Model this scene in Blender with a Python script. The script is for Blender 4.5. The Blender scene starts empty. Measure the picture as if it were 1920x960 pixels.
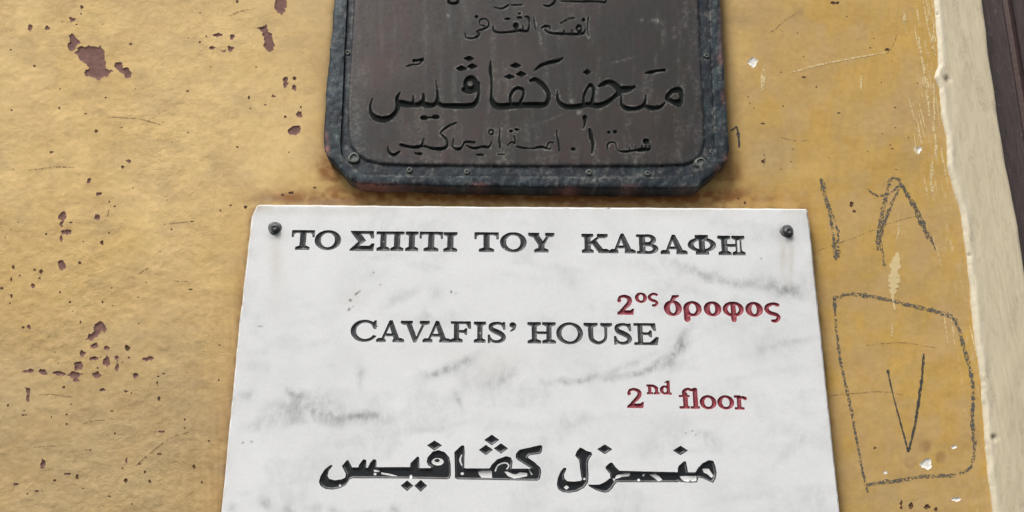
import bpy, math, random
import numpy as np
from mathutils import Vector, Matrix
from mathutils.geometry import delaunay_2d_cdt

# ------------------------------------------------------------------ camera, world, sun
SC = bpy.context.scene
W0, H0, F0 = 1920.0, 960.0, 1600.0          # photograph size and focal length in its pixels
PITCH, ROLL = math.radians(17.3), math.radians(0.42)
CAM = Vector((0.0, -0.74, 1.50))
cam_d = bpy.data.cameras.new('camera')
cam_d.sensor_width = 36.0
cam_d.lens = 36.0 * F0 / W0
cam_d.clip_start = 0.01
cam_d.clip_end = 200.0
cam = bpy.data.objects.new('camera', cam_d)
SC.collection.objects.link(cam)
_fw = Vector((0, math.cos(PITCH), math.sin(PITCH)))
_rt = Vector((1, 0, 0))
_up = _rt.cross(_fw)
# roll: horizontals of the wall sink to the right
RT = _rt * math.cos(ROLL) + _up * math.sin(ROLL)
UP = _up * math.cos(ROLL) - _rt * math.sin(ROLL)
cam.matrix_world = Matrix(((RT.x, UP.x, -_fw.x, CAM.x), (RT.y, UP.y, -_fw.y, CAM.y), (RT.z, UP.z, -_fw.z, CAM.z), (0, 0, 0, 1)))
SC.camera = cam

SUN_DIR = Vector((-0.42, -0.62, 0.95)).normalized()   # towards the sun
world = bpy.data.worlds.new('World')
SC.world = world
world.use_nodes = True
wn, wl = world.node_tree.nodes, world.node_tree.links
wn.clear()
sky = wn.new('ShaderNodeTexSky')
sky.sky_type = 'NISHITA'
sky.sun_disc = False
sky.sun_elevation = math.asin(SUN_DIR.z)
sky.sun_rotation = math.atan2(SUN_DIR.x, SUN_DIR.y)
sky.dust_density = 4.0
sky.air_density = 1.0
hs = wn.new('ShaderNodeHueSaturation')
hs.inputs['Saturation'].default_value = 0.35            # veiled, milky sky over a narrow street
bg = wn.new('ShaderNodeBackground')
bg.inputs['Strength'].default_value = 0.09
wo = wn.new('ShaderNodeOutputWorld')
wl.new(sky.outputs[0], hs.inputs['Color'])
wl.new(hs.outputs[0], bg.inputs['Color'])
wl.new(bg.outputs[0], wo.inputs['Surface'])

sd = bpy.data.lights.new('sun', 'SUN')
sd.energy = 1.5
sd.angle = math.radians(20)
sd.color = (1.0, 0.97, 0.925)
sun = bpy.data.objects.new('sun', sd)
sun.rotation_euler = SUN_DIR.to_track_quat('Z', 'Y').to_euler()
sun.location = (-1, -2, 4)
SC.collection.objects.link(sun)

SC.view_settings.view_transform = 'Standard'
SC.view_settings.look = 'None'
SC.view_settings.gamma = 1.0
SC.view_settings.use_curve_mapping = False
SC.view_settings.exposure = 0.64
SC.render.engine = 'CYCLES'

RNG = random.Random(7)

# ------------------------------------------------------------------ helpers: places
def to_wall(px, py, out=0.0):
    """photo pixel arrays -> X, Z on the vertical plane y = -out"""
    px = np.asarray(px, float); py = np.asarray(py, float)
    a = (px - W0 / 2) / F0; b = (H0 / 2 - py) / F0
    dx = _fw.x + a * RT.x + b * UP.x
    dy = _fw.y + a * RT.y + b * UP.y
    dz = _fw.z + a * RT.z + b * UP.z
    t = (-out - CAM.y) / dy
    return CAM.x + dx * t, CAM.z + dz * t

def to_pixel(X, Z, out=0.0):
    vx, vy, vz = X - CAM.x, -out - CAM.y, Z - CAM.z
    d = vx * _fw.x + vy * _fw.y + vz * _fw.z
    a = (vx * RT.x + vy * RT.y + vz * RT.z) / d
    b = (vx * UP.x + vy * UP.y + vz * UP.z) / d
    return W0 / 2 + a * F0, H0 / 2 - b * F0

# ------------------------------------------------------------------ helpers: noise in pixel space
_PERM = np.random.RandomState(11).rand(512, 512)
def vnoise(x, y):
    x0 = np.floor(x).astype(int); y0 = np.floor(y).astype(int)
    fx = x - x0; fy = y - y0
    fx = fx * fx * (3 - 2 * fx); fy = fy * fy * (3 - 2 * fy)
    g = lambda i, j: _PERM[i & 511, j & 511]
    return (g(x0, y0) * (1 - fx) + g(x0 + 1, y0) * fx) * (1 - fy) + (g(x0, y0 + 1) * (1 - fx) + g(x0 + 1, y0 + 1) * fx) * fy
def fbm(x, y, octs=4, ox=0.0):
    s = 0; a = 0.5; n = 0
    for k in range(octs):
        s = s + a * vnoise(x * 2 ** k + 17.3 * k + ox, y * 2 ** k + 9.1 * k + ox * 1.7); n += a; a *= 0.5
    return s / n
def smooth(e0, e1, v):
    t = np.clip((v - e0) / (e1 - e0), 0, 1)
    return t * t * (3 - 2 * t)

# ------------------------------------------------------------------ helpers: signed distance shapes (negative inside)
def d_poly(pts):
    P = np.asarray(pts, float)
    def f(X, Y):
        d = np.full(X.shape, 1e18); s = np.ones(X.shape)
        n = len(P)
        for i in range(n):
            a = P[i]; b = P[i - 1]
            ex, ey = b - a
            wx = X - a[0]; wy = Y - a[1]
            t = np.clip((wx * ex + wy * ey) / (ex * ex + ey * ey + 1e-12), 0, 1)
            d = np.minimum(d, (wx - ex * t) ** 2 + (wy - ey * t) ** 2)
            c1 = Y >= a[1]; c2 = Y < b[1]; c3 = ex * wy > ey * wx
            s = np.where((c1 & c2 & c3) | (~c1 & ~c2 & ~c3), -s, s)
        return s * np.sqrt(d)
    return f, (P[:, 0].min(), P[:, 1].min(), P[:, 0].max(), P[:, 1].max())
def catmull(pts, n=6, closed=False):
    P = np.asarray(pts, float); out = []
    m = len(P)
    rng = range(m) if closed else range(m - 1)
    for i in rng:
        if closed: p0, p1, p2, p3 = P[i - 1], P[i], P[(i + 1) % m], P[(i + 2) % m]
        else: p0, p1, p2, p3 = P[max(i - 1, 0)], P[i], P[i + 1], P[min(i + 2, m - 1)]
        for k in range(n):
            t = k / n
            out.append(0.5 * ((2 * p1) + (-p0 + p2) * t + (2 * p0 - 5 * p1 + 4 * p2 - p3) * t * t + (-p0 + 3 * p1 - 3 * p2 + p3) * t ** 3))
    if not closed: out.append(P[-1])
    return np.array(out)
def d_stroke(pts, curve=True):
    """pts (x, y, width)"""
    P = catmull(pts, 5) if curve and len(pts) > 2 else np.asarray(pts, float)
    P[:, 2] = np.maximum(P[:, 2], 0.8)
    def f(X, Y):
        d = np.full(X.shape, 1e9)
        for a, b in zip(P[:-1], P[1:]):
            ex, ey = b[0] - a[0], b[1] - a[1]
            wx = X - a[0]; wy = Y - a[1]
            t = np.clip((wx * ex + wy * ey) / (ex * ex + ey * ey + 1e-12), 0, 1)
            d = np.minimum(d, np.hypot(wx - ex * t, wy - ey * t) - 0.5 * (a[2] + (b[2] - a[2]) * t))
        return d
    w = P[:, 2].max() / 2
    return f, (P[:, 0].min() - w, P[:, 1].min() - w, P[:, 0].max() + w, P[:, 1].max() + w)
def d_ell(cx, cy, rx, ry):
    def f(X, Y):
        k = np.hypot((X - cx) / rx, (Y - cy) / ry)
        g = np.hypot((X - cx) / rx ** 2, (Y - cy) / ry ** 2)
        return k * (k - 1) / np.maximum(g, 1e-6)
    return f, (cx - rx, cy - ry, cx + rx, cy + ry)
def d_dia(cx, cy, rx, ry):
    return d_poly([(cx - rx, cy), (cx, cy - ry), (cx + rx, cy), (cx, cy + ry)])
def u(*sh):
    sh = [s for s in sh if s is not None]
    fs = [s[0] for s in sh]; bb = np.array([s[1] for s in sh])
    def f(X, Y):
        d = fs[0](X, Y)
        for g in fs[1:]: d = np.minimum(d, g(X, Y))
        return d
    return f, (bb[:, 0].min(), bb[:, 1].min(), bb[:, 2].max(), bb[:, 3].max())
def minus(a, b):
    return (lambda X, Y: np.maximum(a[0](X, Y), -b[0](X, Y))), a[1]
def clip_to(a, b):
    return (lambda X, Y: np.maximum(a[0](X, Y), b[0](X, Y))), a[1]
def rect(x0, y0, x1, y1):
    return d_poly([(x0, y0), (x1, y0), (x1, y1), (x0, y1)])

# marching squares -> closed loops
def contours(shape, h=0.6, rough=0.0, seed=0.0, keep=0.75):
    f, bb = shape
    x0, y0 = bb[0] - 3 * h - rough, bb[1] - 3 * h - rough
    nx = int((bb[2] - x0) / h) + 5; ny = int((bb[3] - y0) / h) + 5
    xs = x0 + np.arange(nx) * h; ys = y0 + np.arange(ny) * h
    X, Y = np.meshgrid(xs, ys, indexing='ij')
    F = f(X, Y)
    if rough: F = F + rough * (fbm(X / (2.6 if rough < 2 else 4.2) + seed, Y / (2.6 if rough < 2 else 4.2) + seed * 2, 4) - 0.5) * 2
    F = np.where(np.abs(F) < 1e-4, 1e-4, F)
    I = F < 0
    c = I[:-1, :-1].astype(int) + 2 * I[1:, :-1] + 4 * I[1:, 1:] + 8 * I[:-1, 1:]
    pts = {}; nxt = {}
    def edge(i, j, k):      # k 0: (i,j)-(i+1,j)   1: (i,j)-(i,j+1)
        key = (i, j, k)
        if key not in pts:
            a = F[i, j]; b = F[i + 1, j] if k == 0 else F[i, j + 1]
            t = min(max(a / (a - b), 0.02), 0.98)
            pts[key] = (xs[i] + (h * t if k == 0 else 0), ys[j] + (h * t if k == 1 else 0))
        return key
    T = {1: [(3, 0)], 2: [(0, 1)], 3: [(3, 1)], 4: [(1, 2)], 5: [(3, 0), (1, 2)], 6: [(0, 2)], 7: [(3, 2)], 8: [(2, 3)], 9: [(2, 0)], 10: [(0, 1), (2, 3)], 11: [(2, 1)], 12: [(1, 3)], 13: [(1, 0)], 14: [(0, 3)]}
    for i, j in zip(*np.nonzero((c > 0) & (c < 15))):
        E = {0: (i, j, 0), 1: (i + 1, j, 1), 2: (i, j + 1, 0), 3: (i, j, 1)}
        for a, b in T[int(c[i, j])]:
            nxt[edge(*E[a])] = edge(*E[b])
    loops = []
    while nxt:
        k0 = next(iter(nxt)); k = k0; lp = []
        while k in nxt:
            lp.append(pts[k]); k = nxt.pop(k)
        if len(lp) < 6: continue
        out = [lp[0]]
        for p in lp[1:]:
            if math.hypot(p[0] - out[-1][0], p[1] - out[-1][1]) > h * keep: out.append(p)
        if math.hypot(out[0][0] - out[-1][0], out[0][1] - out[-1][1]) < h * keep * 0.6: out.pop()
        if len(out) >= 5:
            A = np.array(out)
            ar = 0.5 * abs(np.dot(A[:, 0], np.roll(A[:, 1], -1)) - np.dot(A[:, 1], np.roll(A[:, 0], -1)))
            if ar > 1.0: loops.append(A)
    return loops

def loops_dist(loops, X, Y):
    """unsigned distance to the loops and even-odd inside test"""
    d = np.full(X.shape, 1e18); ins = np.zeros(X.shape, bool)
    for A in loops:
        B = np.roll(A, -1, 0)
        for lo in range(0, len(A), 64):
            a = A[lo:lo + 64]; b = B[lo:lo + 64]
            e = b - a
            wx = X[:, None] - a[None, :, 0]; wy = Y[:, None] - a[None, :, 1]
            t = np.clip((wx * e[:, 0] + wy * e[:, 1]) / ((e ** 2).sum(1) + 1e-12), 0, 1)
            d = np.minimum(d, ((wx - e[:, 0] * t) ** 2 + (wy - e[:, 1] * t) ** 2).min(1))
            cr = ((a[None, :, 1] > Y[:, None]) != (b[None, :, 1] > Y[:, None]))
            den = np.where(np.abs(b[:, 1] - a[:, 1]) < 1e-12, 1e-12, b[:, 1] - a[:, 1])
            xi = a[None, :, 0] + (Y[:, None] - a[None, :, 1]) * (e[:, 0] / den)[None, :]
            ins ^= ((cr & (X[:, None] < xi)).sum(1) % 2).astype(bool)
    return np.sqrt(d), ins
def bbox(loops):
    A = np.concatenate(loops)
    return A[:, 0].min(), A[:, 1].min(), A[:, 0].max(), A[:, 1].max()

def cdt(loops, pts):
    vs = []; es = []
    for A in loops:
        n0 = len(vs); n = len(A)
        vs += [Vector((float(p[0]), float(p[1]))) for p in A]
        es += [(n0 + i, n0 + (i + 1) % n) for i in range(n)]
    vs += [Vector((float(p[0]), float(p[1]))) for p in pts]
    r = delaunay_2d_cdt(vs, es, [], 0, 1e-5)
    V = np.array([(v.x, v.y) for v in r[0]])
    T = np.array([t for t in r[2] if len(t) == 3], int)
    # drop slivers, make every triangle turn the same way
    a, b, c = V[T[:, 0]], V[T[:, 1]], V[T[:, 2]]
    ar = (b[:, 0] - a[:, 0]) * (c[:, 1] - a[:, 1]) - (b[:, 1] - a[:, 1]) * (c[:, 0] - a[:, 0])
    T = T[np.abs(ar) > 1e-7]; ar = ar[np.abs(ar) > 1e-7]
    T[ar > 0] = T[ar > 0][:, ::-1]
    return V, T

# ------------------------------------------------------------------ helpers: objects
def link(o, parent=None):
    SC.collection.objects.link(o)
    if parent is not None: o.parent = parent
    return o
def thing(name, label, cat, loc, group=None):
    o = bpy.data.objects.new(name, None); link(o)
    o.empty_display_size = 0.05
    o.location = loc
    o['label'] = label; o['category'] = cat
    if group: o['group'] = group
    return o
def mesh(name, V, T, mat, parent=None, smooth_shade=True, col=None, label=None, kind=None, sharp=None):
    V = np.asarray(V, float)
    if parent is not None: V = V - np.array(parent.location)
    me = bpy.data.meshes.new(name)
    if isinstance(T, np.ndarray) and T.ndim == 2:
        n = len(T); k = T.shape[1]
        me.vertices.add(len(V)); me.vertices.foreach_set('co', V.astype(np.float32).ravel())
        me.loops.add(n * k); me.loops.foreach_set('vertex_index', T.astype(np.int32).ravel())
        me.polygons.add(n); me.polygons.foreach_set('loop_start', np.arange(0, n * k, k, dtype=np.int32))
        me.update(calc_edges=True)
    else:
        me.from_pydata([tuple(v) for v in V], [], [tuple(int(i) for i in t) for t in T])
        me.update()
    me.validate()
    if len(me.polygons):
        me.polygons.foreach_set('use_smooth', [smooth_shade] * len(me.polygons))
    if col is not None:
        at = me.color_attributes.new('tint', 'FLOAT_COLOR', 'POINT')
        C4 = np.ones((len(V), 4), np.float32); C4[:, :col.shape[1]] = col
        at.data.foreach_set('color', C4.ravel())
    me.materials.append(mat)
    o = bpy.data.objects.new(name, me); link(o, parent)
    if label: o['label'] = label
    if kind: o['kind'] = kind
    if sharp is not None:
        me.set_sharp_from_angle(angle=math.radians(sharp))
    return o
def used(V, T, *arr):
    ids = np.unique(T); m = np.full(len(V), -1); m[ids] = np.arange(len(ids))
    return (V[ids], m[T]) + tuple(a[ids] for a in arr)

# ------------------------------------------------------------------ materials
def mat_new(name):
    m = bpy.data.materials.new(name); m.use_nodes = True
    n = m.node_tree.nodes; l = m.node_tree.links; n.clear()
    out = n.new('ShaderNodeOutputMaterial'); b = n.new('ShaderNodeBsdfPrincipled')
    l.new(b.outputs[0], out.inputs[0])
    return m, n, l, b, out
def noise(n, l, scale, detail=6, rough=0.6, stretch=(1, 1, 1), dist=0.0):
    tc = n.new('ShaderNodeTexCoord'); mp = n.new('ShaderNodeMapping'); mp.inputs['Scale'].default_value = stretch
    t = n.new('ShaderNodeTexNoise')
    t.inputs['Scale'].default_value = scale; t.inputs['Detail'].default_value = detail; t.inputs['Roughness'].default_value = rough
    t.inputs['Distortion'].default_value = dist
    l.new(tc.outputs['Object'], mp.inputs[0]); l.new(mp.outputs[0], t.inputs['Vector'])
    return t.outputs['Fac']
def ramp(n, l, src, stops):
    r = n.new('ShaderNodeValToRGB')
    e = r.color_ramp.elements
    while len(e) < len(stops): e.new(0.5)
    for k, (p, c) in enumerate(stops):
        e[k].position = p; e[k].color = (c if isinstance(c, tuple) else (c, c, c)) + (1,)
    l.new(src, r.inputs[0]); return r.outputs[0]
def mix(n, l, fac, a, b, mode='MIX'):
    m = n.new('ShaderNodeMix'); m.data_type = 'RGBA'; m.blend_type = mode
    for s, v in ((m.inputs[0], fac), (m.inputs[6], a), (m.inputs[7], b)):
        if isinstance(v, (int, float)): s.default_value = v
        elif isinstance(v, tuple): s.default_value = v + (1,)
        else: l.new(v, s)
    return m.outputs[2]
def math_n(n, l, op, a, b=0.0):
    m = n.new('ShaderNodeMath'); m.operation = op
    for s, v in ((m.inputs[0], a), (m.inputs[1], b)):
        if isinstance(v, (int, float)): s.default_value = v
        else: l.new(v, s)
    return m.outputs[0]
def bump(n, l, b, layers):
    prev = None
    for src, dist, st in layers:
        bn = n.new('ShaderNodeBump'); bn.inputs['Distance'].default_value = dist; bn.inputs['Strength'].default_value = st
        l.new(src, bn.inputs['Height'])
        if prev: l.new(prev, bn.inputs['Normal'])
        prev = bn.outputs[0]
    l.new(prev, b.inputs['Normal'])
def attr(n, name='tint'):
    a = n.new('ShaderNodeAttribute'); a.attribute_name = name; return a.outputs['Color']
def sep(n, l, c):
    s = n.new('ShaderNodeSeparateColor'); l.new(c, s.inputs[0]); return s.outputs

def m_wall():
    m, n, l, b, _ = mat_new('ochre_plaster_paint')
    c = attr(n)
    n1 = noise(n, l, 160, 5, 0.65, (1, 1, 1.0))
    n2 = noise(n, l, 34, 6, 0.62, (1.0, 1, 1.25), 0.5)
    n3 = noise(n, l, 700, 3, 0.6)
    n4 = noise(n, l, 90, 4, 0.6, (3.5, 1, 0.7))
    c = mix(n, l, 1.0, c, ramp(n, l, n1, [(0.25, (0.88, 0.86, 0.82)), (0.6, (1.0, 1.0, 1.0)), (0.8, (1.06, 1.06, 1.08))]), 'MULTIPLY')
    c = mix(n, l, 1.0, c, ramp(n, l, n2, [(0.3, (0.93, 0.91, 0.90)), (0.55, (1.0, 1.0, 1.0)), (0.75, (1.03, 1.03, 1.0))]), 'MULTIPLY')
    c = mix(n, l, ramp(n, l, n3, [(0.66, 0.0), (0.76, 0.45)]), c, (0.22, 0.13, 0.06))
    l.new(c, b.inputs['Base Color'])
    b.inputs['Roughness'].default_value = 0.78
    b.inputs['Specular IOR Level'].default_value = 0.3
    n6 = noise(n, l, 210, 3, 0.5, (1, 1, 1.3), 1.2)
    rd = ramp(n, l, n6, [(0.44, 0.0), (0.5, 1.0), (0.56, 0.6)])
    rd2 = ramp(n, l, noise(n, l, 85, 5, 0.65, (0.9, 1, 1.3), 0.5), [(0.40, 0.0), (0.48, 0.8), (0.6, 1.0)])
    ba = [x for x in n if x.type == 'ATTRIBUTE'][0].outputs['Alpha']
    ba = math_n(n, l, 'MULTIPLY', ba, ramp(n, l, noise(n, l, 11, 3, 0.5), [(0.35, 0.5), (0.62, 1.0)]))
    bump(n, l, b, [(n2, 0.0016, 0.3), (rd2, 0.0006, 0.22), (n1, 0.0012, 0.5), (rd, 0.0005, 0.34), (n3, 0.0005, 0.3)])
    for x in n:
        if x.type == 'BUMP': l.new(math_n(n, l, 'MULTIPLY', ba, x.inputs['Strength'].default_value * 1.15), x.inputs['Strength'])
    return m
def m_plain(name, col, rough=0.8, scale=200, var=0.25, bd=0.0006, spec=0.3, metal=0.0, sparks=None):
    m, n, l, b, _ = mat_new(name)
    n1 = noise(n, l, scale, 5, 0.65)
    lo = tuple(x * (1 - var) for x in col); hi = tuple(min(1, x * (1 + var)) for x in col)
    c = ramp(n, l, n1, [(0.3, lo), (0.7, hi)])
    if sparks:
        n2 = noise(n, l, scale * 2.2, 4, 0.6)
        c = mix(n, l, ramp(n, l, n2, [(sparks[1], 0.0), (sparks[1] + 0.08, 1.0)]), c, sparks[0])
    l.new(c, b.inputs['Base Color'])
    b.inputs['Roughness'].default_value = rough
    b.inputs['Specular IOR Level'].default_value = spec
    b.inputs['Metallic'].default_value = metal
    bump(n, l, b, [(n1, bd, 0.6)])
    return m
def m_marble():
    m, n, l, b, _ = mat_new('white_marble')
    c = attr(n); s = sep(n, l, c)       # r: grey veining, g: yellow-brown stain, b: grime
    n1 = noise(n, l, 95, 6, 0.7, (1.4, 1, 1), 1.2)
    n2 = noise(n, l, 16, 5, 0.6, (1, 1, 1.2), 0.4)
    n3 = noise(n, l, 420, 4, 0.65)
    n5 = noise(n, l, 95, 5, 0.62, (1.5, 1, 1.0), 0.4)
    base = ramp(n, l, n2, [(0.28, (0.72, 0.73, 0.728)), (0.5, (0.79, 0.80, 0.797)), (0.72, (0.83, 0.84, 0.84))])
    base = mix(n, l, 1.0, base, ramp(n, l, n3, [(0.3, (0.95, 0.95, 0.95)), (0.6, (1.0, 1.0, 1.0))]), 'MULTIPLY')
    vein = math_n(n, l, 'MULTIPLY', s[0], ramp(n, l, n5, [(0.34, 0.2), (0.62, 1.0)]))
    vein = math_n(n, l, 'MINIMUM', vein, 0.9)
    base = mix(n, l, vein, base, (0.26, 0.275, 0.28))
    st = math_n(n, l, 'MULTIPLY', s[1], ramp(n, l, n1, [(0.3, 0.5), (0.65, 1.0)]))
    base = mix(n, l, st, base, (0.42, 0.34, 0.2))
    gr = math_n(n, l, 'MULTIPLY', s[2], ramp(n, l, n1, [(0.4, 0.4), (0.6, 1.0)]))
    base = mix(n, l, gr, base, (0.07, 0.075, 0.06))
    l.new(base, b.inputs['Base Color'])
    rr = ramp(n, l, n1, [(0.3, 0.42), (0.7, 0.6)])
    l.new(rr, b.inputs['Roughness'])
    b.inputs['Specular IOR Level'].default_value = 0.35
    bump(n, l, b, [(n1, 0.0004, 0.35), (n3, 0.0001, 0.4)])
    return m
def m_letter(name, dark, light, chip=(0.72, 0.72, 0.70), rough=0.45, speck=0.5, spec=0.45):
    """tint r: 0 at the rim, 1 at the floor; g: paint flaked away; b: worn-thin paint and painted light on the cut edges"""
    m, n, l, b, _ = mat_new(name)
    s = sep(n, l, attr(n))
    n1 = noise(n, l, 520, 4, 0.7)
    n2 = noise(n, l, 170, 4, 0.65)
    w = math_n(n, l, 'MULTIPLY', s[2], ramp(n, l, n2, [(0.3, 0.35), (0.65, 1.0)]))
    c = mix(n, l, w, dark, light)
    c = mix(n, l, ramp(n, l, n1, [(0.6, 0.0), (0.78, speck)]), c, light)
    g = math_n(n, l, 'ADD', s[1], math_n(n, l, 'MULTIPLY', math_n(n, l, 'SUBTRACT', n1, 0.5), 0.9))
    c = mix(n, l, ramp(n, l, g, [(0.5, 0.0), (0.58, 1.0)]), c, chip)
    l.new(c, b.inputs['Base Color'])
    b.inputs['Roughness'].default_value = rough
    b.inputs['Specular IOR Level'].default_value = spec
    bump(n, l, b, [(n1, 0.0003, 0.5)])
    return m
def m_bronze():
    m, n, l, b, _ = mat_new('patinated_bronze')
    s = sep(n, l, attr(n))       # r: blue-green patina, g: bare reddish, b: pale grime and painted letter-edge glints
    n1 = noise(n, l, 260, 6, 0.7)
    n2 = noise(n, l, 26, 5, 0.65, (1.6, 1, 0.7), 0.8)
    n3 = noise(n, l, 60, 5, 0.6, (5.0, 1, 0.35), 0.4)
    n4 = noise(n, l, 520, 4, 0.65)
    n6 = noise(n, l, 60, 6, 0.75, (1.3, 1, 0.7), 2.0)
    base = ramp(n, l, n2, [(0.32, (0.031, 0.025, 0.019)), (0.5, (0.031, 0.029, 0.027)), (0.68, (0.040, 0.028, 0.027))])
    base = mix(n, l, ramp(n, l, n3, [(0.5, 0.0), (0.75, 0.4)]), base, (0.043, 0.044, 0.041))
    pat = ramp(n, l, math_n(n, l, 'ADD', math_n(n, l, 'MULTIPLY', n1, 0.3), math_n(n, l, 'MULTIPLY', n6, 0.7)), [(0.36, (0.010, 0.015, 0.024)), (0.47, (0.022, 0.034, 0.045)), (0.56, (0.042, 0.064, 0.068)), (0.68, (0.12, 0.155, 0.145))])
    ta = [x for x in n if x.type == 'ATTRIBUTE'][0].outputs['Alpha']
    pat = mix(n, l, ta, (0.010, 0.015, 0.022), pat)
    pf = math_n(n, l, 'MULTIPLY', s[0], ramp(n, l, n4, [(0.25, 0.75), (0.6, 1.0)]))
    base = mix(n, l, pf, base, pat)
    base = mix(n, l, math_n(n, l, 'MULTIPLY', s[1], ramp(n, l, n1, [(0.4, 0.3), (0.6, 1.0)])), base, (0.33, 0.15, 0.13))
    base = mix(n, l, math_n(n, l, 'MULTIPLY', s[2], ramp(n, l, n1, [(0.45, 0.1), (0.66, 1.0)])), base, (0.30, 0.29, 0.26))
    l.new(base, b.inputs['Base Color'])
    b.inputs['Metallic'].default_value = 0.25
    l.new(ramp(n, l, n1, [(0.3, 0.42), (0.7, 0.68)]), b.inputs['Roughness'])
    b.inputs['Specular IOR Level'].default_value = 0.4
    bump(n, l, b, [(n1, 0.0006, 0.18), (n4, 0.0003, 0.2), (n3, 0.0006, 0.2)])
    for x in n:
        if x.type == 'BUMP': l.new(math_n(n, l, 'MULTIPLY', math_n(n, l, 'ADD', math_n(n, l, 'MULTIPLY', s[0], 1.6), 0.7), x.inputs['Strength'].default_value), x.inputs['Strength'])
    return m
def m_mark(name, col, lo=0.42, hi=0.56, scale=900):
    """dry crayon or pencil: broken up by the grain of the wall"""
    m, n, l, b, out = mat_new(name)
    n1 = noise(n, l, scale, 3, 0.6)
    n2 = noise(n, l, scale / 4, 3, 0.6)
    f = math_n(n, l, 'ADD', math_n(n, l, 'MULTIPLY', n1, 0.6), math_n(n, l, 'MULTIPLY', n2, 0.4))
    b.inputs['Base Color'].default_value = col + (1,)
    b.inputs['Roughness'].default_value = 0.75
    tr = n.new('ShaderNodeBsdfTransparent'); mx = n.new('ShaderNodeMixShader')
    l.new(ramp(n, l, f, [(lo, 0.0), (hi, 0.92)]), mx.inputs[0])
    l.new(tr.outputs[0], mx.inputs[1]); l.new(b.outputs[0], mx.inputs[2]); l.new(mx.outputs[0], out.inputs[0])
    return m
def m_trim():
    m, n, l, b, _ = mat_new('cream_oil_paint')
    s = sep(n, l, attr(n))
    n1 = noise(n, l, 70, 5, 0.6, (6, 1, 0.35), 0.3)
    n2 = noise(n, l, 300, 4, 0.6)
    c = ramp(n, l, n1, [(0.3, (0.575, 0.49, 0.33)), (0.5, (0.615, 0.53, 0.365)), (0.72, (0.65, 0.57, 0.405))])
    c = mix(n, l, s[0], c, (0.74, 0.70, 0.55))
    c = mix(n, l, math_n(n, l, 'MULTIPLY', s[1], ramp(n, l, n2, [(0.4, 0.2), (0.6, 1.0)])), c, (0.16, 0.13, 0.10))
    l.new(c, b.inputs['Base Color'])
    b.inputs['Roughness'].default_value = 0.5
    n3 = noise(n, l, 130, 5, 0.65, (2.2, 1, 0.5), 0.8)
    c2 = mix(n, l, 1.0, c, ramp(n, l, n3, [(0.33, (0.86, 0.84, 0.82)), (0.5, (1, 1, 1))]), 'MULTIPLY')
    l.new(c2, b.inputs['Base Color'])
    bump(n, l, b, [(n1, 0.0005, 0.35), (n3, 0.0006, 0.4), (n2, 0.0003, 0.4)])
    return m
def m_wood():
    m, n, l, b, _ = mat_new('dark_brown_door_paint')
    n1 = noise(n, l, 60, 6, 0.65, (6, 1, 0.6), 0.5)
    n2 = noise(n, l, 240, 5, 0.7)
    c = ramp(n, l, n1, [(0.3, (0.030, 0.017, 0.015)), (0.55, (0.058, 0.038, 0.034)), (0.75, (0.085, 0.062, 0.055))])
    c = mix(n, l, ramp(n, l, n2, [(0.58, 0.0), (0.72, 0.7)]), c, (0.14, 0.11, 0.10))
    l.new(c, b.inputs['Base Color']); b.inputs['Roughness'].default_value = 0.55
    bump(n, l, b, [(n1, 0.001, 0.5), (n2, 0.0005, 0.5)])
    return m

M_WALL = m_wall()
M_UNDER = m_plain('maroon_undercoat', (0.20, 0.105, 0.085), 0.85, 260, 0.22, 0.0005)
M_HOLE = m_plain('dark_pit_dirt', (0.115, 0.065, 0.035), 0.9, 400, 0.3)
M_PLASTER = m_plain('bare_white_plaster', (0.78, 0.76, 0.70), 0.9, 300, 0.08)
M_PALE = m_mark('pale_scraped_paint', (0.74, 0.58, 0.29), 0.36, 0.5, 500)
M_SOLID = m_mark('pale_bare_paint', (0.74, 0.58, 0.29), 0.2, 0.4, 500)
M_PENCIL = m_mark('dark_crayon', (0.105, 0.105, 0.09), 0.44, 0.54, 620)
M_CRACK = m_mark('fine_crack', (0.30, 0.20, 0.09), 0.44, 0.56, 400)
M_MARBLE = m_marble()
M_BLACK = m_letter('black_letter_paint', (0.020, 0.023, 0.024), (0.16, 0.165, 0.165))
M_BLACK2 = m_letter('black_enamel', (0.008, 0.010, 0.012), (0.46, 0.465, 0.47), rough=0.35, speck=0.2, chip=(0.8, 0.8, 0.79))
M_RED = m_letter('red_letter_paint', (0.27, 0.018, 0.038), (0.30, 0.10, 0.11), chip=(0.62, 0.45, 0.44))
M_BRONZE = m_bronze()
M_BRLET = m_letter('dark_engraved_bronze', (0.014, 0.0165, 0.0155), (0.17, 0.17, 0.155), chip=(0.2, 0.2, 0.18), rough=0.8, speck=0.08, spec=0.08)
M_RIVET = m_plain('verdigris_rivet', (0.13, 0.14, 0.125), 0.6, 700, 0.5, 0.0004, 0.4, 0.2)
M_SCREW = m_plain('dark_steel_screw', (0.065, 0.068, 0.068), 0.42, 600, 0.45, 0.0004, 0.5, 0.4)
M_WASH = m_plain('grey_washer', (0.12, 0.125, 0.125), 0.5, 600, 0.5, 0.0004, 0.5, 0.3)
M_TRIM = m_trim()
M_WOOD = m_wood()

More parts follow.
